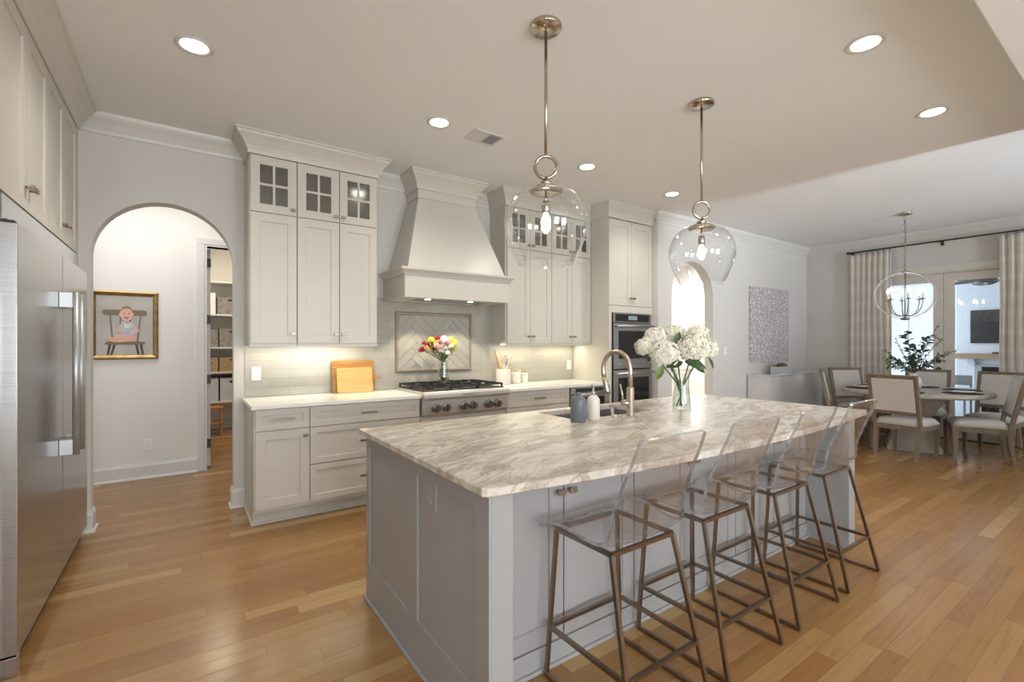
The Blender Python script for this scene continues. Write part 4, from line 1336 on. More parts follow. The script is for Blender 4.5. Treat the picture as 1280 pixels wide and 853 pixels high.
def hydrangea(label, dx, dz, dp, r, mt, leaves, seed):
    rnd = random.Random(seed)
    ctr = Vector((VX, VY, 0)) + RT * dx + FW * dp + Vector((0, 0, .9143 + dz))
    ang = rnd.random() * 2 * PI
    foot = Vector((VX - dx * .20 + .012 * math.cos(ang), VY + .012 * math.sin(ang) - dp * .1, .9143 + .02))
    t = thing('hydrangea', label, 'flower', foot, 'white hydrangeas in the island vase')
    mb = MB()
    r *= 1.10
    mb.ball(ctr, r * .80, 18, 12, (1, 1, .9))
    n_ = int(150 * (r / .075) ** 2)
    for i in range(n_):
        z = 1 - 2 * (i + .5) / n_
        if z < -.72: continue
        a = i * 2.399963 + rnd.random() * .35
        q = Vector((math.cos(a) * math.sqrt(1 - z * z), math.sin(a) * math.sqrt(1 - z * z), z))
        c = ctr + Vector((q.x, q.y, q.z * .90)) * r * (.86 + .20 * rnd.random())
        floret(mb, c, q + Vector((rnd.uniform(-.4, .4), rnd.uniform(-.4, .4), rnd.uniform(-.3, .3))), r * .20, rnd)
    mb.build('flower_head', mt, t)
    neck = Vector((VX, VY, .9143 + .19)) + RT * dx * .16 + FW * dp * .16
    MB().tube([foot, foot.lerp(neck, .5), neck, neck.lerp(ctr, .55) + Vector((0, 0, .012)), ctr - Vector((0, 0, r * .6))], .0055, 8).build('stem', 'stem', t)
    for (lx, lz, lp, L, Wd, dxx, dzz, dpp, mm) in leaves:
        lb = MB()
        p0 = Vector((VX, VY, .9143 + lz)) + RT * lx + FW * lp
        leaf_mesh(lb, p0, RT * dxx + FW * dpp + Vector((0, 0, dzz)), L, Wd, up=(-FW.x * .8, -FW.y * .8, .6))
        lb.build('leaf', mm, t)
U = .00565
hydrangea('white hydrangea at the far left edge of the island bouquet', -.245, .432, .02, .068, 'hydrangea', [(-.225, .40, -.01, .07, .055, -.2, -1, 0, 'leaf')], 1)
hydrangea('blush white hydrangea at the upper left of the island bouquet', -.165, .495, .05, .078, 'hydrangeapink', [], 2)
hydrangea('large blush hydrangea hanging low at the front left of the island bouquet', -.140, .385, -.07, .090, 'hydrangeapink', [(-.15, .31, -.06, .11, .055, -.45, -1, -.1, 'leaflight')], 3)
hydrangea('cream hydrangea at the top centre of the island bouquet', -.035, .515, .05, .076, 'hydrangea', [(-.06, .455, -.05, .09, .05, .3, 1, -.2, 'leaf')], 4)
hydrangea('largest cream hydrangea at the front centre of the island bouquet', .058, .425, -.08, .098, 'hydrangea', [(.0, .335, -.06, .15, .085, 1, -.18, -.3, 'leaf'), (.05, .33, -.02, .15, .08, 1, -.45, .1, 'leaf'), (-.01, .33, -.05, .12, .07, -.9, -.15, -.2, 'leaf')], 5)
hydrangea('cream hydrangea at the upper right of the island bouquet', .125, .520, .04, .072, 'hydrangea', [(.15, .40, .05, .09, .06, .8, -.35, 0, 'leaf')], 6)
hydrangea('greenish cream hydrangea at the far right of the island bouquet', .178, .425, .02, .078, 'hydrangea', [(.19, .36, .0, .10, .03, .6, -.8, .1, 'leaf')], 7)

# ================================================================== things on the range counter
def board(label, x0, x1, h, th, yb, lean, m, handle):
    t = thing('cutting_board', label, 'cutting board', ((x0 + x1) / 2, yb, .914))
    T4 = Matrix.Translation((0, yb, .9143)) @ Matrix.Rotation(R(-lean), 4, 'X')
    w = x1 - x0
    pl = [(x0 + p, q) for p, q in rr(0, 0, w, h, .018)]
    MB(T4).prism(pl, -th, 0, 'y').build('board', m, t)
    if handle:
        MB(T4).prism([(x1 - .004, h * .52), (x1 + .03, h * .52), (x1 + .085, h * .535), (x1 + .09, h * .57), (x1 + .085, h * .61), (x1 + .03, h * .63), (x1 - .004, h * .63)], -th, 0, 'y').build('handle', 'board', t)
    return t
board('large honey-coloured cutting board leaning on the backsplash', 1.118, 1.512, .300, .022, 4.495, 9, 'board', False)
board('smaller pale cutting board with a handle leaning on the large board', 1.150, 1.478, .235, .018, 4.455, 12, 'boardlight', True)

# bouquet on the rangetop
BX, BY, BZ = 2.150, 4.30, .9825
t = thing('flower_vase', 'slim clear glass vase of mixed flowers standing on the rangetop', 'vase', (BX, BY, BZ))
op = [(0, 0), (.050, 0), (.058, .006), (.060, .05), (.054, .14), (.047, .20), (.054, .245)]
MB().lathe(op + [(r - .004, max(z, .012)) for r, z in op[::-1]], (BX, BY, BZ), 30).build('glass_body', 'vase', t)
MB().lathe([(0, .0125), (.0475, .0125), (.051, .05), (.0455, .135), (0, .135)], (BX, BY, BZ), 26).build('water', 'water', t)
cols = {'red': ('deep red flower in the bouquet on the rangetop', 'red'), 'pink': ('pink flower in the bouquet on the rangetop', 'pink'), 'yellow': ('yellow-green flower in the bouquet on the rangetop', 'yellow'), 'orange': ('orange flower in the bouquet on the rangetop', 'orange'), 'white': ('small white flower in the bouquet on the rangetop', 'whitepetal')}
rnd = random.Random(5)
spec = [(-.235, .325, 'red', .026), (-.205, .335, 'red', .022), (-.175, .375, 'red', .026), (-.165, .345, 'orange', .028), (-.195, .40, 'red', .020), (-.145, .41, 'orange', .024), (-.125, .43, 'yellow', .034), (-.10, .385, 'yellow', .030), (-.075, .445, 'red', .028), (-.045, .45, 'red', .024), (-.085, .42, 'yellow', .028), (-.06, .375, 'pink', .030), (-.035, .41, 'pink', .034), (-.02, .36, 'pink', .028), (.0, .445, 'white', .030), (.01, .40, 'pink', .032), (.035, .43, 'white', .032), (.06, .40, 'pink', .028), (.03, .355, 'white', .030), (-.01, .325, 'white', .026), (.075, .435, 'yellow', .034), (.10, .41, 'yellow', .034), (.115, .38, 'yellow', .028), (.06, .345, 'white', .030), (.085, .365, 'white', .026), (.105, .335, 'yellow', .028), (.12, .35, 'white', .022), (.02, .31, 'white', .026), (.055, .30, 'white', .026), (-.095, .335, 'red', .020), (-.12, .36, 'yellow', .024), (.09, .30, 'white', .022)]
for i, (dx, dz, cn, r) in enumerate(spec):
    lab, mk = cols[cn]
    dp = rnd.uniform(-.07, .06)
    ctr = Vector((BX, BY, BZ + dz)) + RT * dx * .98 + FW * dp
    a = rnd.random() * 2 * PI
    foot = Vector((BX + .02 * math.cos(a), BY + .02 * math.sin(a), BZ + .016))
    r *= 1.3
    o = thing('cut_flower', lab, 'flower', foot, 'mixed flowers on the rangetop: ' + cn)
    mb = MB()
    mb.ball(ctr, r * .5, 10, 6)
    for k in range(34):
        z = 1 - 2 * (k + .5) / 34
        if z < -.6: continue
        b = k * 2.399963
        q = Vector((math.cos(b) * math.sqrt(1 - z * z), math.sin(b) * math.sqrt(1 - z * z), z))
        floret(mb, ctr + q * r * .62, q + Vector((0, 0, .3)), r * .48, rnd)
    mb.build('flower_head', mk, o)
    neck = Vector((BX, BY, BZ + .215)) + RT * dx * .10
    MB().tube([foot, neck, neck.lerp(ctr, .5) + Vector((0, 0, .015)), ctr], .003, 5).build('stem', 'stem', o)
    if i % 2 == 0:
        lb = MB()
        for k in range(3):
            p0 = neck.lerp(ctr, .35 + .22 * k)
            aa = rnd.random() * 2 * PI
            leaf_mesh(lb, p0, (math.cos(aa), math.sin(aa), .3), .075, .034)
        lb.build('leaf', 'leaf' if i % 4 else 'leaflight', o)
# crock of utensils and canisters
KX, KY = 2.965, 4.43
t = thing('utensil_crock', 'white cylindrical crock of cooking utensils by the rangetop', 'crock', (KX, KY, .914))
MB().lathe([(0, 0), (.080, 0), (.085, .006), (.086, .168), (.083, .172), (.078, .170), (.077, .012), (0, .012)], (KX, KY, .9143), 32).build('crock', 'ceramic', t)
def utensil(label, cat, name, dx, dz, dp, m, kind):
    foot = Vector((KX, KY, .9143 + .014)) + RT * (-dx * .35)
    tip = Vector((KX, KY, .9143 + dz)) + RT * dx + FW * dp
    t = thing(name, label, cat, foot, 'utensils in the white crock')
    d = (tip - foot).normalized()
    if kind == 'pin':
        MB().tube([foot, foot + d * .05, foot + d * .10, foot.lerp(tip, .5), tip], [.010, .012, .027, .027, .013], 12).build('pin', m, t)
        return
    MB().tube([foot, foot.lerp(tip, .72)], .009, 8).build('handle', m, t)
    if kind == 'spoon':
        MB(Matrix.Translation(foot.lerp(tip, .86)) @ d.to_track_quat('Z', 'Y').to_matrix().to_4x4()).ball((0, 0, 0), .037, 14, 9, (1.0, .35, 1.4)).build('bowl', m, t)
    else:
        q = d.to_track_quat('Z', 'Y').to_matrix().to_4x4()
        MB(Matrix.Translation(foot.lerp(tip, .70)) @ q).prism([(-.012, 0), (.012, 0), (.032, .03), (.036, .10), (.020, .112), (-.030, .108), (-.034, .03)], -.004, .004, 'y').build('blade', m, t)
utensil('pale wooden rolling pin leaning left in the white crock', 'rolling pin', 'rolling_pin', -.095, .385, .0, 'spoonwood', 'pin')
utensil('grey spoon in the middle of the white crock', 'spoon', 'serving_spoon', .045, .30, .03, 'greyspoon', 'spoon')
utensil('white flat spatula at the centre of the white crock', 'spatula', 'spatula', .02, .315, -.03, 'ceramic', 'flat')
utensil('white spoon leaning right in the crock', 'spoon', 'serving_spoon', .085, .31, -.02, 'ceramic', 'spoon')
utensil('white ladle leaning far right out of the crock', 'spoon', 'serving_spoon', .125, .275, .02, 'ceramic', 'spoon')
def canister(label, x, y, r, h, lid):
    t = thing('canister', label, 'canister', (x, y, .914))
    MB().lathe([(0, 0), (r - .004, 0), (r, .005), (r, h * .5 - .004), (r - .003, h * .5), (r, h * .5 + .004), (r, h), (0, h)], (x, y, .9143), 30).build('jar', 'ceramic', t)
    MB().lathe([(0, h), (r * 1.02, h), (r * 1.03, h + .004), (r * 1.03, h + lid), (r * .98, h + lid + .004), (0, h + lid + .004)], (x, y, .9143), 30).build('lid', 'spoonwood' if lid < .02 else 'ceramic', t)
canister('white ridged canister right beside the utensil crock', 3.150, 4.46, .066, .142, .012)
canister('small white canister right of the ridged canister', 3.30, 4.49, .050, .085, .024)

# ================================================================== dining area
TX, TY, TZ = 7.85, 2.06, .772
t = thing('dining_table', 'round whitewashed pedestal dining table by the french doors', 'table', (TX, TY, 0))
MB().lathe([(0, TZ - .062), (.70, TZ - .062), (.735, TZ - .055), (.765, TZ - .05), (.772, TZ - .040), (.772, TZ - .006), (.766, TZ), (0, TZ)], (TX, TY, 0), 72).build('tabletop', 'tablewood', t)
T4 = Matrix.Translation((TX, TY, 0)) @ Matrix.Rotation(R(19), 4, 'Z')
mb = MB(T4)
def ringsq(h, z): return [(-h, -h, z), (h, -h, z), (h, h, z), (-h, h, z)]
mb.hexa(ringsq(.27, 0.001) + ringsq(.27, .06)).hexa(ringsq(.255, .0605) + ringsq(.15, .40)).hexa(ringsq(.15, .4005) + ringsq(.30, TZ - .09)).hexa(ringsq(.34, TZ - .0895) + ringsq(.34, TZ - .0625))
mb.build('pedestal', 'tablewood', t)

def make_chair():
    t = thing('dining_chair', 'x', 'chair', (0, 0, 0), 'dining chairs around the round table')
    def leg(a, b, w0, w1):
        mb = MB()
        h = lambda p, w: [(p[0] - w / 2, p[1] - w / 2, p[2]), (p[0] + w / 2, p[1] - w / 2, p[2]), (p[0] + w / 2, p[1] + w / 2, p[2]), (p[0] - w / 2, p[1] + w / 2, p[2])]
        mb.hexa(h(b, w1) + h(a, w0))
        return mb
    for s_ in (-1, 1):
        leg((s_ * .215, .215, .345), (s_ * .212, .215, 0), .048, .030).build('leg', 'chairwood', t)
        leg((s_ * .212, -.225, .345), (s_ * .206, -.275, 0), .046, .030).build('leg', 'chairwood', t)
    ap = MB()
    ap.prism([(-.242, .243), (.242, .243), (.236, -.250), (-.236, -.250)], .345, .405, 'z')
    ap.build('apron', 'chairwood', t)
    # cushion with a soft crown
    mb = MB(); mb.smooth = True
    nx, ny = 12, 12
    def cz(u, v):
        e = max(abs(u), abs(v))
        return .405 + .085 * (1 - e ** 7) ** .5 * (1 - .12 * (u * u + v * v))
    g = [[mb.v(((.245 - .008 * (1 - v) / 2) * u, .248 * v, cz(u, v))) for u in [-1 + 2 * i / nx for i in range(nx + 1)]] for v in [-1 + 2 * j / ny for j in range(ny + 1)]]
    for j in range(ny):
        for i in range(nx):
            mb.f([g[j][i], g[j][i + 1], g[j + 1][i + 1], g[j + 1][i]])
    mb.smooth = False
    rim = g[0] + [g[j][nx] for j in range(1, ny + 1)] + g[ny][::-1][1:] + [g[j][0] for j in range(ny - 1, 0, -1)]
    mb.f(rim[::-1])
    mb.build('seat_cushion', 'linen', t)
    # leaning back: timber frame round an upholstered panel
    B4 = Matrix.Translation((0, -.235, .40)) @ Matrix.Rotation(R(11.5), 4, 'X')
    fr = MB(B4)
    for s_ in (-1, 1):
        fr.box(s_ * .252, -.020, .0, s_ * .212, .020, .615, .004)
    fr.box(-.212, -.0195, .572, .212, .0195, .614, .004).box(-.212, -.0195, .135, .212, .0195, .172, .004)
    fr.build('back_frame', 'chairwood', t)
    MB(B4).box(-.213, -.024, .171, .213, .030, .573, .012).build('back_cushion', 'linen', t)
    return t
ch0 = make_chair()
CH = [(7.24, 1.96, -7, 'dining chair with its back to the kitchen, nearest the island stools'),
      (7.72, 1.42, 108, 'dining chair seen from its side at the near right of the table'),
      (8.44, 1.40, 174, 'dining chair at the far right of the table, facing the kitchen before the right curtain'),
      (8.50, 2.13, 183, 'dining chair behind the table, its back toward the french doors'),
      (8.25, 2.75, 238, 'dining chair behind the far left side of the table, showing its seat front'),
      (7.62, 2.67, 291, 'dining chair seen edge on at the left of the table')]
for i, (x, y, hd, lab) in enumerate(CH):
    o = ch0 if i == 0 else copy_tree(ch0)
    place(o, (x, y, 0), R(hd - 90), lab)

# place settings
SETL = ['nearest the kitchen-side chair', 'at the near right of the table', 'at the far right of the table', 'at the back of the table', 'at the far left of the table', 'at the left of the table']
for i, a in enumerate((187, 252, 312, 5, 66, 122)):
    px_, py_ = TX + .545 * math.cos(R(a)), TY + .545 * math.sin(R(a))
    tag(MB().lathe([(0, 0), (.185, 0), (.19, .002), (.19, .006), (.184, .008), (0, .008)], (px_, py_, TZ + .0003), 36).build('placemat', 'placemat', None, (px_, py_, TZ)), 'round charcoal placemat ' + SETL[i], 'placemat', 'placemats on the dining table')
    tag(MB().lathe([(0, .0), (.075, 0), (.08, .004), (.128, .016), (.131, .018), (.126, .020), (.08, .008), (0, .007)], (px_, py_, TZ + .0086), 36).build('plate', 'ceramic', None, (px_, py_, TZ + .0083)), 'white plate on the placemat ' + SETL[i], 'plate', 'plates on the dining table')

# centrepiece
DX, DY_ = TX + .02, TY
t = thing('branch_vase', 'rounded vase of green branches in the middle of the dining table', 'vase', (DX, DY_, TZ))
MB().lathe([(0, 0), (.06, 0), (.085, .03), (.10, .08), (.085, .14), (.05, .18), (.045, .20), (.05, .215), (.042, .215), (.036, .19), (0, .10)], (DX, DY_, TZ + .0003), 30).build('vase_body', 'ceramic', t)
rnd = random.Random(11)
BR = [(-.08, .55, .0, 'euc'), (.18, .50, -.06, 'euc'), (-.36, .32, .05, 'thin'), (-.31, .45, -.1, 'thin'), (-.40, .22, -.05, 'leafy'), (.14, .22, .08, 'leafy'), (.36, .27, -.05, 'leafy'), (.38, .66, .05, 'thin'), (.46, .46, .1, 'thin'), (.52, .32, -.05, 'thin'), (.04, .36, .0, 'euc'), (.46, .18, .05, 'thin'), (-.24, .12, .1, 'leafy'), (.05, .22, .12, 'leafy'), (-.12, .26, -.15, 'leafy'), (.30, .12, .1, 'leafy'), (-.16, .18, .12, 'leafy')]
for i, (dx, dz, dp, kind) in enumerate(BR):
    foot = Vector((DX + rnd.uniform(-.02, .02), DY_ + rnd.uniform(-.02, .02), TZ + .105))
    tip = Vector((DX, DY_, TZ + .20 + dz)) + RT * dx + FW * dp
    neck = Vector((DX, DY_, TZ + .215)) + RT * dx * .04
    lab = {'thin': 'thin brown twig with tiny leaves in the dining table vase', 'euc': 'upright branch of broad blue-green leaves in the dining table vase', 'leafy': 'spreading dark green leafy branch in the dining table vase'}[kind]
    o = thing('leafy_branch' if kind != 'thin' else 'twig', lab, 'branch', foot, 'branches in the dining table vase: ' + kind)
    midp = neck.lerp(tip, .5) + Vector((0, 0, .05))
    pts = [foot, neck] + [neck * (1 - u) ** 2 + midp * 2 * u * (1 - u) + tip * u * u for u in (.2, .4, .6, .8, 1)]
    MB().tube(pts, [.003] * 5 + [.002, .0012], 6).build('stem', 'twig', o)
    lb = MB()
    nl = {'thin': 34, 'euc': 18, 'leafy': 28}[kind]
    Lf = {'thin': .034, 'euc': .085, 'leafy': .07}[kind]
    for k in range(nl):
        u = .18 + .82 * k / (nl - 1)
        p = neck * (1 - u) ** 2 + midp * 2 * u * (1 - u) + tip * u * u
        tn = ((midp - neck) * (1 - u) + (tip - midp) * u).normalized()
        sd = tn.cross(Vector((rnd.uniform(-1, 1), rnd.uniform(-1, 1), rnd.uniform(-1, 1)))).normalized()
        leaf_mesh(lb, p, sd + tn * .6, Lf * rnd.uniform(.7, 1.2), Lf * {'thin': .4, 'euc': .62, 'leafy': .34}[kind], (rnd.uniform(-1, 1), rnd.uniform(-1, 1), 1))
    lb.build('foliage', {'thin': 'twig', 'euc': 'eucalyptus', 'leafy': 'leaf'}[kind], o)

# chandelier
CX, CY = 7.60, 2.07
t = thing('chandelier', 'globe chandelier of clear bands round candle lights over the dining table', 'chandelier', (CX, CY, CEIL))
MB().lathe([(0, CEIL - .0005), (.075, CEIL - .0005), (.078, CEIL - .006), (.07, CEIL - .022), (.02, CEIL - .03), (0, CEIL - .03)], (CX, CY, 0), 30).build('canopy', 'nickel', t)
lk = MB()
nlk = 19
for i in range(nlk):
    z = CEIL - .035 - i * (CEIL - .035 - 2.315) / (nlk - 1)
    mt = Matrix.Translation((CX + .004 * math.sin(i), CY, z)) @ Matrix.Rotation(R(90 * (i % 2) + 20), 4, 'Z')
    l_ = MB(mt)
    lk.M = mt
    lk.tube([(.012 * math.cos(a), 0, .026 * math.sin(a)) for a in [2 * PI * k / 12 for k in range(12)]], .0028, 6, closed=True)
lk.M = Matrix()
lk.tube([(CX + .012 * math.sin(q * 9), CY + .012 * math.cos(q * 7), CEIL - .03 - q * (CEIL - .03 - 2.30)) for q in [k / 24 for k in range(25)]], .003, 6)
lk.build('chain', 'pull', t)
zc, ra, rb = 1.992, .345, .296
for i in range(3):
    q = R(60 * i + 12)
    mb = MB(Matrix.Translation((CX, CY, zc)) @ Matrix.Rotation(q, 4, 'Z'))
    n_ = 56
    rs = []
    for k in range(n_):
        a = 2 * PI * k / n_
        c_, s_ = math.cos(a), math.sin(a)
        rs.append([mb.v(((ra + o) * c_, w, (rb + o) * s_)) for o, w in ((0, -.017), (0, .017), (-.006, .017), (-.006, -.017))])
    mb.smooth = False
    for k in range(n_):
        A, B = rs[k], rs[(k + 1) % n_]
        for m_ in range(4):
            mb.mi = 0 if m_ in (0, 2) else 1
            mb.f([A[m_], A[(m_ + 1) % 4], B[(m_ + 1) % 4], B[m_]])
    mb.build('clear_band', ['acrylic', 'acrylicedge'], t)
MB().lathe([(0, zc + rb + .03), (.012, zc + rb + .028), (.05, zc + rb + .012), (.055, zc + rb + .002), (0, zc + rb + .0015)], (CX, CY, 0), 24).build('top_cap', 'nickel', t)
st_ = MB().cyl((CX, CY, zc + rb), (CX, CY, zc - rb + .004), .007, seg=12)
st_.lathe([(0, zc - rb - .022), (.03, zc - rb - .018), (.05, zc - rb - .006), (.05, zc - rb + .004), (.02, zc - rb + .02), (0, zc - rb + .022)], (CX, CY, 0), 24)
st_.build('stem', 'pull', t)
for i in range(6):
    a = R(60 * i + 25)
    u = Vector((math.cos(a), math.sin(a), 0))
    c0 = Vector((CX, CY, 0))
    ar_ = MB()
    ar_.tube([c0 + u * r + Vector((0, 0, z)) for r, z in ((.012, 1.735), (.06, 1.728), (.12, 1.755), (.165, 1.82), (.182, 1.90), (.183, 1.935))], .006, 8)
    p = c0 + u * .183
    ar_.lathe([(0, 1.935), (.026, 1.937), (.030, 1.943), (.026, 1.946), (0, 1.946)], (p.x, p.y, 0), 18)
    ob = ar_.build('candle_arm', 'pull', t)
    MB().cyl((p.x, p.y, 1.946), (p.x, p.y, 2.03), .011, seg=12).build('candle_sleeve', 'plastic', ob)
    MB().lathe([(0, 2.03), (.008, 2.031), (.014, 2.045), (.0155, 2.058), (.010, 2.078), (.003, 2.094), (0, 2.096)], (p.x, p.y, 0), 12).build('bulb', 'bulb', ob)

# curtains
def curtain(label, y0, y1, npl, seed):
    rnd = random.Random(seed)
    t = thing('curtain', label, 'curtain', (XE - .11, (y0 + y1) / 2, .02), 'linen curtains at the french doors')
    mb = MB(); mb.smooth = True
    n_ = npl * 10
    ph = [rnd.uniform(.7, 1.3) for _ in range(npl + 1)]
    zs = [.018, .4, .9, 1.4, 1.9, 2.4, 2.72, 2.815]
    def P(i, z, off):
        u = i / n_
        k = min(npl - 1, int(u * npl))
        am = (.024 if z < 2.75 else .018) * ph[k]
        y = y0 + (y1 - y0) * (u + .010 * math.sin(3 * z + 5 * u))
        s_ = math.sin(2 * PI * u * npl)
        return (XE - .115 + am * (abs(s_) ** .7) * (1 if s_ > 0 else -1) + off, y + .012 * math.cos(2 * PI * u * npl * 2), z)
    A = [[mb.v(P(i, z, 0)) for i in range(n_ + 1)] for z in zs]
    B = [[mb.v(P(i, z, .003)) for i in range(n_ + 1)] for z in zs]
    for j in range(len(zs) - 1):
        for i in range(n_):
            mb.f([A[j][i], A[j][i + 1], A[j + 1][i + 1], A[j + 1][i]]); mb.f([B[j][i + 1], B[j][i], B[j + 1][i], B[j + 1][i + 1]])
    for i in range(n_):
        for j, q in ((0, 0), (-1, 1)):
            mb.f([A[j][i], A[j][i + 1], B[j][i + 1], B[j][i]])
    for j in range(len(zs) - 1):
        for i in (0, n_):
            mb.f([A[j][i], A[j + 1][i], B[j + 1][i], B[j][i]])
    mb.build('fabric', 'curtain', t)
    for i in range(npl):
        y = y0 + (y1 - y0) * (i + .25) / npl
        MB().torus((XE - .115, y, 2.842), .021, .0028, 'y', 16, 6).build('ring', 'rod', t)
curtain('pleated linen curtain left of the french doors', 2.60, 3.14, 7, 3)
curtain('pleated linen curtain right of the french doors, cut by the frame', .86, 1.42, 7, 4)
t = thing('curtain_rod', 'long dark metal curtain rod above the french doors', 'curtain rod', (XE - .115, 2.0, 2.855))
MB().cyl((XE - .115, .70, 2.855), (XE - .115, 3.165, 2.855), .0115, seg=14).build('rod', 'rod', t)
for y in (.69, 3.175):
    MB().cyl((XE - .115, y - .018, 2.855), (XE - .115, y + .018, 2.855), .018, seg=16).build('finial', 'rod', t)
for y in (.85, 2.03, 3.15):
    MB().box(XE - .122, y - .008, 2.835, XE - .0006, y + .008, 2.8435).box(XE - .008, y - .015, 2.80, XE - .0006, y + .015, 2.88).build('bracket', 'rod', t)

# sideboard, planter, canvas
t = thing('sideboard', 'glossy white sideboard under the speckled canvas', 'sideboard', (7.97, 3.72, 0))
MB().box(7.06, 3.55, .06, 8.88, 3.835, .885, .002).box(7.10, 3.58, 0, 8.84, 3.83, .06).build('body', 'lacquer', t)
MB().box(7.045, 3.525, .8855, 8.895, 3.836, .905, .002).build('top', 'lacquer', t)
for i in range(4):
    a = 7.065 + i * .4535
    MB().box(a, 3.530, .07, a + .449, 3.5495, .880, .003).build('door', 'lacquer', t)
t = thing('planter', 'low grey box planter of moss on the sideboard', 'planter', (7.72, 3.66, .905))
mb = MB().box(7.52, 3.60, .9053, 7.92, 3.72, .925)
for b in ((7.52, 3.60, 7.92, 3.612), (7.52, 3.708, 7.92, 3.72), (7.52, 3.612, 7.532, 3.708), (7.908, 3.612, 7.92, 3.708)):
    mb.box(b[0], b[1], .925, b[2], b[3], 1.015)
mb.build('box', 'concrete', t)
mb = MB()
rnd = random.Random(3)
for i in range(46):
    u = rnd.uniform(-1, 1)
    mb.ball((7.72 + .165 * u, 3.66 + rnd.uniform(-.028, .028), 1.005 + .045 * (1 - u * u) * rnd.uniform(.5, 1)), rnd.uniform(.018, .03), 8, 6)
m_ = mb.build('moss', 'moss', t); m_['kind'] = 'stuff'
t = thing('canvas_art', 'tall speckled mauve and grey canvas above the sideboard', 'painting', (7.71, YA, 1.67))
MB().box(7.115, YA - .038, 1.077, 8.31, YA - .0005, 2.262, .003).build('canvas', 'art', t)

# ================================================================== hall behind the left arch
t = thing('framed_portrait', 'gilt-framed portrait of a baby seated on a wooden chair', 'picture', (-.48, HY, 1.555))
px0, px1, pz0, pz1 = -.738, -.222, 1.215, 1.898
px0 = -.755
mb = MB()
pf = [(0, 0), (.010, -.003), (.022, .004), (.028, .014), (.024, .024), (.018, .034), (.012, .044), (.003, .048), (0, .048)]
rings = []
for (x, z), (ux, uz) in zip([(px0, pz0), (px1, pz0), (px1, pz1), (px0, pz1)], ((1, 1), (-1, 1), (-1, -1), (1, -1))):
    rings.append([mb.v((x + ux * max(0, w), HY - .0008 - d, z + uz * max(0, w))) for d, w in pf])
for i in range(4):
    A, B = rings[i], rings[(i + 1) % 4]
    for k in range(len(pf)):
        mb.f([A[k], A[(k + 1) % len(pf)], B[(k + 1) % len(pf)], B[k]])
mb.build('frame', 'gold', t)
PM = [mat('portrait_backdrop', S(172, 168, 160), .5, var=.16, scale=3), mat('portrait_chair', S(118, 100, 82), .5, var=.15), mat('portrait_chair_shadow', S(78, 62, 52), .5, var=.1), mat('portrait_skin', S(214, 168, 146), .5, var=.05), mat('portrait_hair', S(150, 118, 88), .5), mat('portrait_romper', S(176, 178, 182), .5, var=.18, scale=30), mat('portrait_mouth', S(120, 60, 54), .5), mat('portrait_eye', S(60, 48, 44), .5), mat('portrait_romper_white', S(205, 200, 198), .5)]
mb = MB()
w_, h_ = px1 - px0 - .09, pz1 - pz0 - .09
ox_, oz_ = px0 + .045, pz0 + .045
lay = [0]
def P2(pts, mi):
    lay[0] += 1
    mb.mi = mi
    mb.f([mb.v((ox_ + a * w_, HY - .006 - .00012 * lay[0], oz_ + b * h_)) for a, b in pts])
def ell(cx_, cz_, rx_, rz_, mi, a0=0, n_=20):
    P2([(cx_ + rx_ * math.cos(2 * PI * k / n_) * math.cos(a0) - rz_ * math.sin(2 * PI * k / n_) * math.sin(a0), cz_ + rx_ * math.cos(2 * PI * k / n_) * math.sin(a0) + rz_ * math.sin(2 * PI * k / n_) * math.cos(a0)) for k in range(n_)], mi)
def limb(a, b, ra_, rb_, mi):
    d = (Vector(b) - Vector(a)).normalized(); q = Vector((-d.y, d.x))
    a, b = Vector(a), Vector(b)
    P2([tuple(a + q * ra_), tuple(a - q * ra_), tuple(b - q * rb_), tuple(b + q * rb_)], mi)
    ell(a.x, a.y, ra_, ra_, mi); ell(b.x, b.y, rb_, rb_, mi)
P2([(0, 0), (1, 0), (1, 1), (0, 1)], 0)
for a, b in (((.24, .69), (.28, .28)), ((.42, .70), (.42, .28)), ((.60, .70), (.56, .28)), ((.78, .69), (.72, .24))):
    limb(a, b, .013, .017, 1)
P2([(.11, .70), (.15, .665), (.85, .665), (.89, .69), (.88, .745), (.84, .76), (.14, .76), (.11, .745)], 1)
for a, b in (((.24, .18), (.20, .0)), ((.32, .18), (.26, .0)), ((.70, .18), (.74, .0)), ((.78, .18), (.82, .0))):
    limb(a, b, .024, .020, 2)
P2([(.16, .175), (.85, .175), (.86, .215), (.80, .225), (.20, .225), (.15, .20)], 1)
limb((.60, .49), (.70, .42), .060, .048, 3); limb((.70, .42), (.62, .35), .045, .035, 3)
limb((.46, .49), (.40, .42), .050, .040, 3)
P2([(.43, .56), (.64, .56), (.68, .46), (.67, .30), (.40, .30), (.42, .44)], 5)
P2([(.47, .56), (.55, .50), (.62, .56), (.58, .46), (.50, .45)], 8)
limb((.62, .29), (.40, .26), .062, .046, 3); limb((.40, .26), (.24, .265), .042, .034, 3)
limb((.44, .30), (.30, .25), .055, .036, 3)
ell(.23, .275, .055, .030, 3, .3); ell(.36, .245, .045, .028, 3, -.5)
ell(.525, .70, .115, .130, 4); ell(.525, .685, .110, .120, 3); ell(.415, .68, .02, .03, 3); ell(.635, .68, .02, .03, 3)
P2([(.42, .74), (.46, .80), (.53, .825), (.60, .80), (.63, .74), (.58, .775), (.52, .785), (.46, .775)], 4)
ell(.485, .70, .012, .010, 7); ell(.565, .70, .012, .010, 7); ell(.525, .672, .014, .010, 3); ell(.525, .632, .036, .022, 6); ell(.525, .638, .026, .008, 8)
pr = mb.build('print', PM, t)
MB().box(px0 + .04, HY - .006, pz0 + .04, px1 - .04, HY - .001, pz1 - .04).build('backing', 'slot', t)

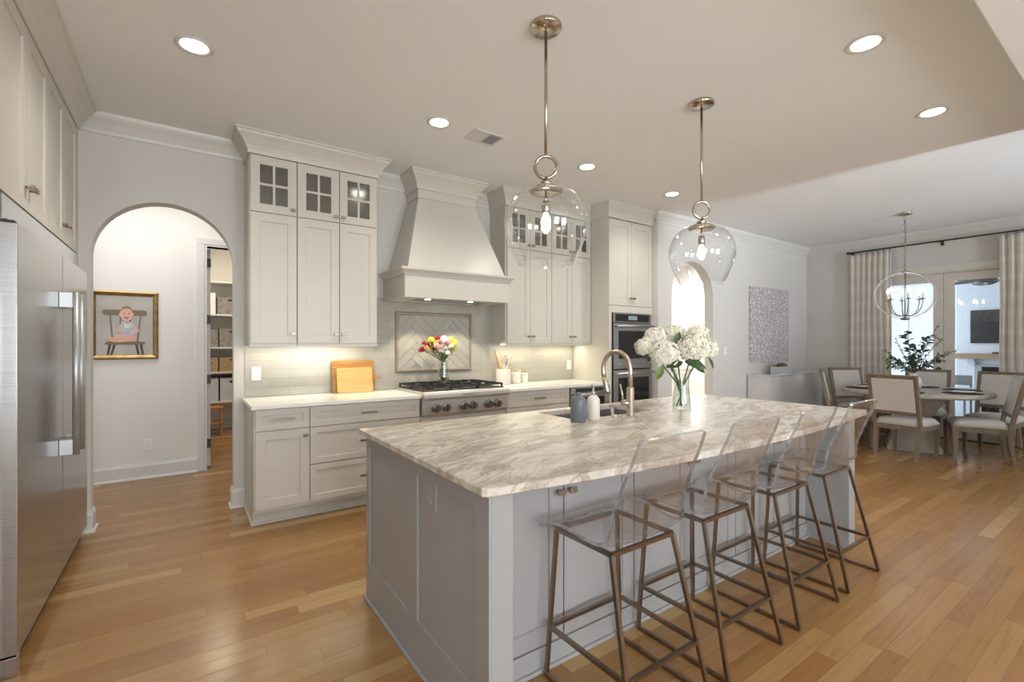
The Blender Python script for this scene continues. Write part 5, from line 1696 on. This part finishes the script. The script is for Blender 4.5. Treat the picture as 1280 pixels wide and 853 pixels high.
# pantry: shelves, bins, step stool
PSZ = (.477, .937, 1.322, 1.833, 2.345)
for i, z in enumerate(PSZ):
    tag(MB().box(-.098, 8.58, z - .028, 1.298, 8.998, z, .002).build('pantry_shelf', 'trim', None, (.6, 8.8, z)), ('lowest white pantry shelf, above the step stool', 'white pantry shelf under the wicker baskets', 'white pantry shelf under the two grey fabric bins', 'white pantry shelf under the dark grey bin and white box', 'top white pantry shelf, empty in view')[i], 'shelf', 'pantry shelves')
def bin_(label, name, cat, x0, x1, z, h, m, group, rim=None, handle=True):
    t = thing(name, label, cat, ((x0 + x1) / 2, 8.75, z), group)
    y0, y1 = 8.62, 8.95
    mb = MB()
    z += .0004
    mb.box(x0, y0, z, x1, y1, z + .012)
    for b in ((x0, y0, x1, y0 + .01), (x0, y1 - .01, x1, y1), (x0, y0 + .01, x0 + .01, y1 - .01), (x1 - .01, y0 + .01, x1, y1 - .01)):
        mb.box(b[0], b[1], z + .012, b[2], b[3], z + h)
    mb.build('body', m, t)
    if rim:
        rb_ = MB()
        for b in ((x0 - .006, y0 - .006, x1 + .006, y0 + .004), (x0 - .006, y1 - .004, x1 + .006, y1 + .006), (x0 - .006, y0 + .004, x0 + .004, y1 - .004), (x1 - .004, y0 + .004, x1 + .006, y1 - .004)):
            rb_.box(b[0], b[1], z + h + .0004, b[2], b[3], z + h + .02)
        rb_.build('rim', rim, t)
    if handle:
        xm = (x0 + x1) / 2
        MB().box(xm - .045, y0 - .004, z + h * .78, xm + .045, y0 - .0003, z + h * .88, .001).build('handle', 'hinge', t)
bin_('pale blue storage bin with a dark rim on the lowest pantry shelf, beside the door', 'storage_bin', 'bin', .04, .432, .477, .36, 'bluebin', 'pale blue pantry bins', 'hinge')
bin_('pale blue storage bin with a dark rim on the lowest pantry shelf, right one', 'storage_bin', 'bin', .455, .80, .477, .36, 'bluebin', 'pale blue pantry bins', 'hinge')
bin_('wicker basket on the pantry shelf, left one beside the door', 'wicker_basket', 'basket', .05, .428, .937, .22, 'wicker', 'wicker pantry baskets')
bin_('wicker basket on the pantry shelf, right one', 'wicker_basket', 'basket', .445, .80, .937, .22, 'wicker', 'wicker pantry baskets')
bin_('grey fabric bin on the middle pantry shelf, left one beside the door', 'fabric_bin', 'bin', .05, .428, 1.322, .27, 'greybox', 'grey pantry bins')
bin_('grey fabric bin on the middle pantry shelf, right one', 'fabric_bin', 'bin', .445, .80, 1.322, .29, 'greybox', 'grey pantry bins')
bin_('dark grey fabric bin on the pantry shelf below the top one', 'fabric_bin', 'bin', .42, .78, 1.833, .27, 'greybox', 'grey pantry bins')
tag(MB().box(.30, 8.64, 1.8334, .395, 8.86, 2.16, .003).build('storage_box', 'plastic', None, (.35, 8.75, 1.833)), 'tall white box beside the dark grey bin on the pantry shelf', 'box')
t = thing('step_stool', 'honey wooden step stool on the pantry floor under the shelves', 'step stool', (.32, 8.45, 0))
MB().box(.14, 8.30, .395, .48, 8.54, .42, .004).build('top_step', 'stoolwood', t)
MB().box(.15, 8.27, .17, .47, 8.44, .192, .004).build('lower_step', 'stoolwood', t)
for x in (.165, .455):
    for y0, y1 in ((8.30, 8.33), (8.56, 8.51)):
        MB().bar((x, y0, 0), (x, y1, .396), .028).build('leg', 'stoolwood', t)

# ================================================================== sun porch beyond the french doors
t = thing('television', 'flat television over the mantel on the sun porch', 'television', (PX, 1.9, 1.38))
MB().box(PX - .045, 1.25, 1.385, PX - .0006, 2.41, 2.02, .004).build('bezel', 'black', t)
MB().box(PX - .0475, 1.262, 1.397, PX - .0453, 2.398, 2.008).build('screen', 'screen', t)
tag(MB().box(PX - .20, 1.05, 1.085, PX - .0006, 2.60, 1.185, .006).build('mantel_shelf', 'mantelwood', None, (PX - .1, 1.8, 1.085)), 'thick wooden mantel shelf under the porch television', 'mantel')
tag(MB().box(PX - .11, 1.80, 1.1854, PX - .05, 2.10, 1.215, .004).build('sound_bar', 'black', None, (PX - .08, 1.95, 1.185)), 'small black bar on the porch mantel shelf below the television', 'speaker')
for i, y in enumerate((2.34, 1.32)):
    tag(MB().prism([(PX - .15, 1.0846), (PX - .0006, 1.0846), (PX - .0006, .97), (PX - .06, .97), (PX - .09, 1.03), (PX - .15, 1.05)], y, y + .10, 'y').build('mantel_corbel', 'porchwhite', None, (PX - .05, y, .97)), ('white corbel under the left end of the porch mantel', 'white corbel under the right end of the porch mantel')[i], 'corbel', 'mantel corbels')
t = thing('fireplace', 'dark porch fireplace with a grey metal surround', 'fireplace', (PX, 1.84, 0))
mb = MB()
mb.box(PX - .012, 1.36, 0, PX - .0006, 1.42, .93).box(PX - .012, 2.26, 0, PX - .0006, 2.36, .93).box(PX - .012, 1.36, .93, PX - .0006, 2.36, .99)
mb.build('surround', mat('grey_surround', (.42, .44, .46, 1), .4), t)
MB().box(PX + .34, 1.405, 0.0, PX + .44, 2.275, .925).box(PX + .02, 1.402, 0, PX + .34, 1.42, .925).box(PX + .02, 2.262, 0, PX + .34, 2.278, .925).box(PX + .02, 1.42, 0, PX + .34, 2.262, .02).build('firebox', 'firebrick', t)
t = thing('ceiling_fan', 'dark ceiling fan seen through the right french door', 'ceiling fan', (11.1, 1.94, PZ))
fc = (11.1, 1.94, 0)
FZ = 2.40
MB().lathe([(0, PZ - .0005), (.07, PZ - .0005), (.06, PZ - .04), (.015, PZ - .06), (.014, FZ + .12), (0, FZ + .12)], fc, 24).build('downrod', 'fandark', t)
MB().lathe([(0, FZ + .12), (.06, FZ + .115), (.13, FZ + .09), (.15, FZ + .05), (.14, FZ), (.08, FZ - .03), (0, FZ - .035)], fc, 28).build('motor', 'fandark', t)
for i in range(5):
    M5 = Matrix.Translation((11.1, 1.94, FZ + .03)) @ Matrix.Rotation(R(72 * i + 20), 4, 'Z') @ Matrix.Rotation(R(12), 4, 'X')
    MB(M5).prism([(.10, -.02), (.20, -.045), (.40, -.075), (.62, -.075), (.66, -.04), (.66, .04), (.62, .075), (.40, .075), (.20, .045), (.10, .02)], -.005, .005, 'z').build('blade', 'fandark', t)
t = thing('porch_chair', 'x', 'chair', (11.4, 2.45, 0))
t['label'] = 'grey metal chair standing on the sun porch behind the dining table'
MB().box(11.17, 2.2, .42, 11.63, 2.68, .47, .01).build('seat', 'slot', t)
for x in (11.19, 11.61):
    for y in (2.22, 2.66):
        MB().bar((x, y, 0), (x, y, .42 if x < 11.4 else .80), .028).build('leg', 'slot', t)
MB().box(11.60, 2.235, .62, 11.625, 2.645, .80, .004).build('backrest', 'slot', t)
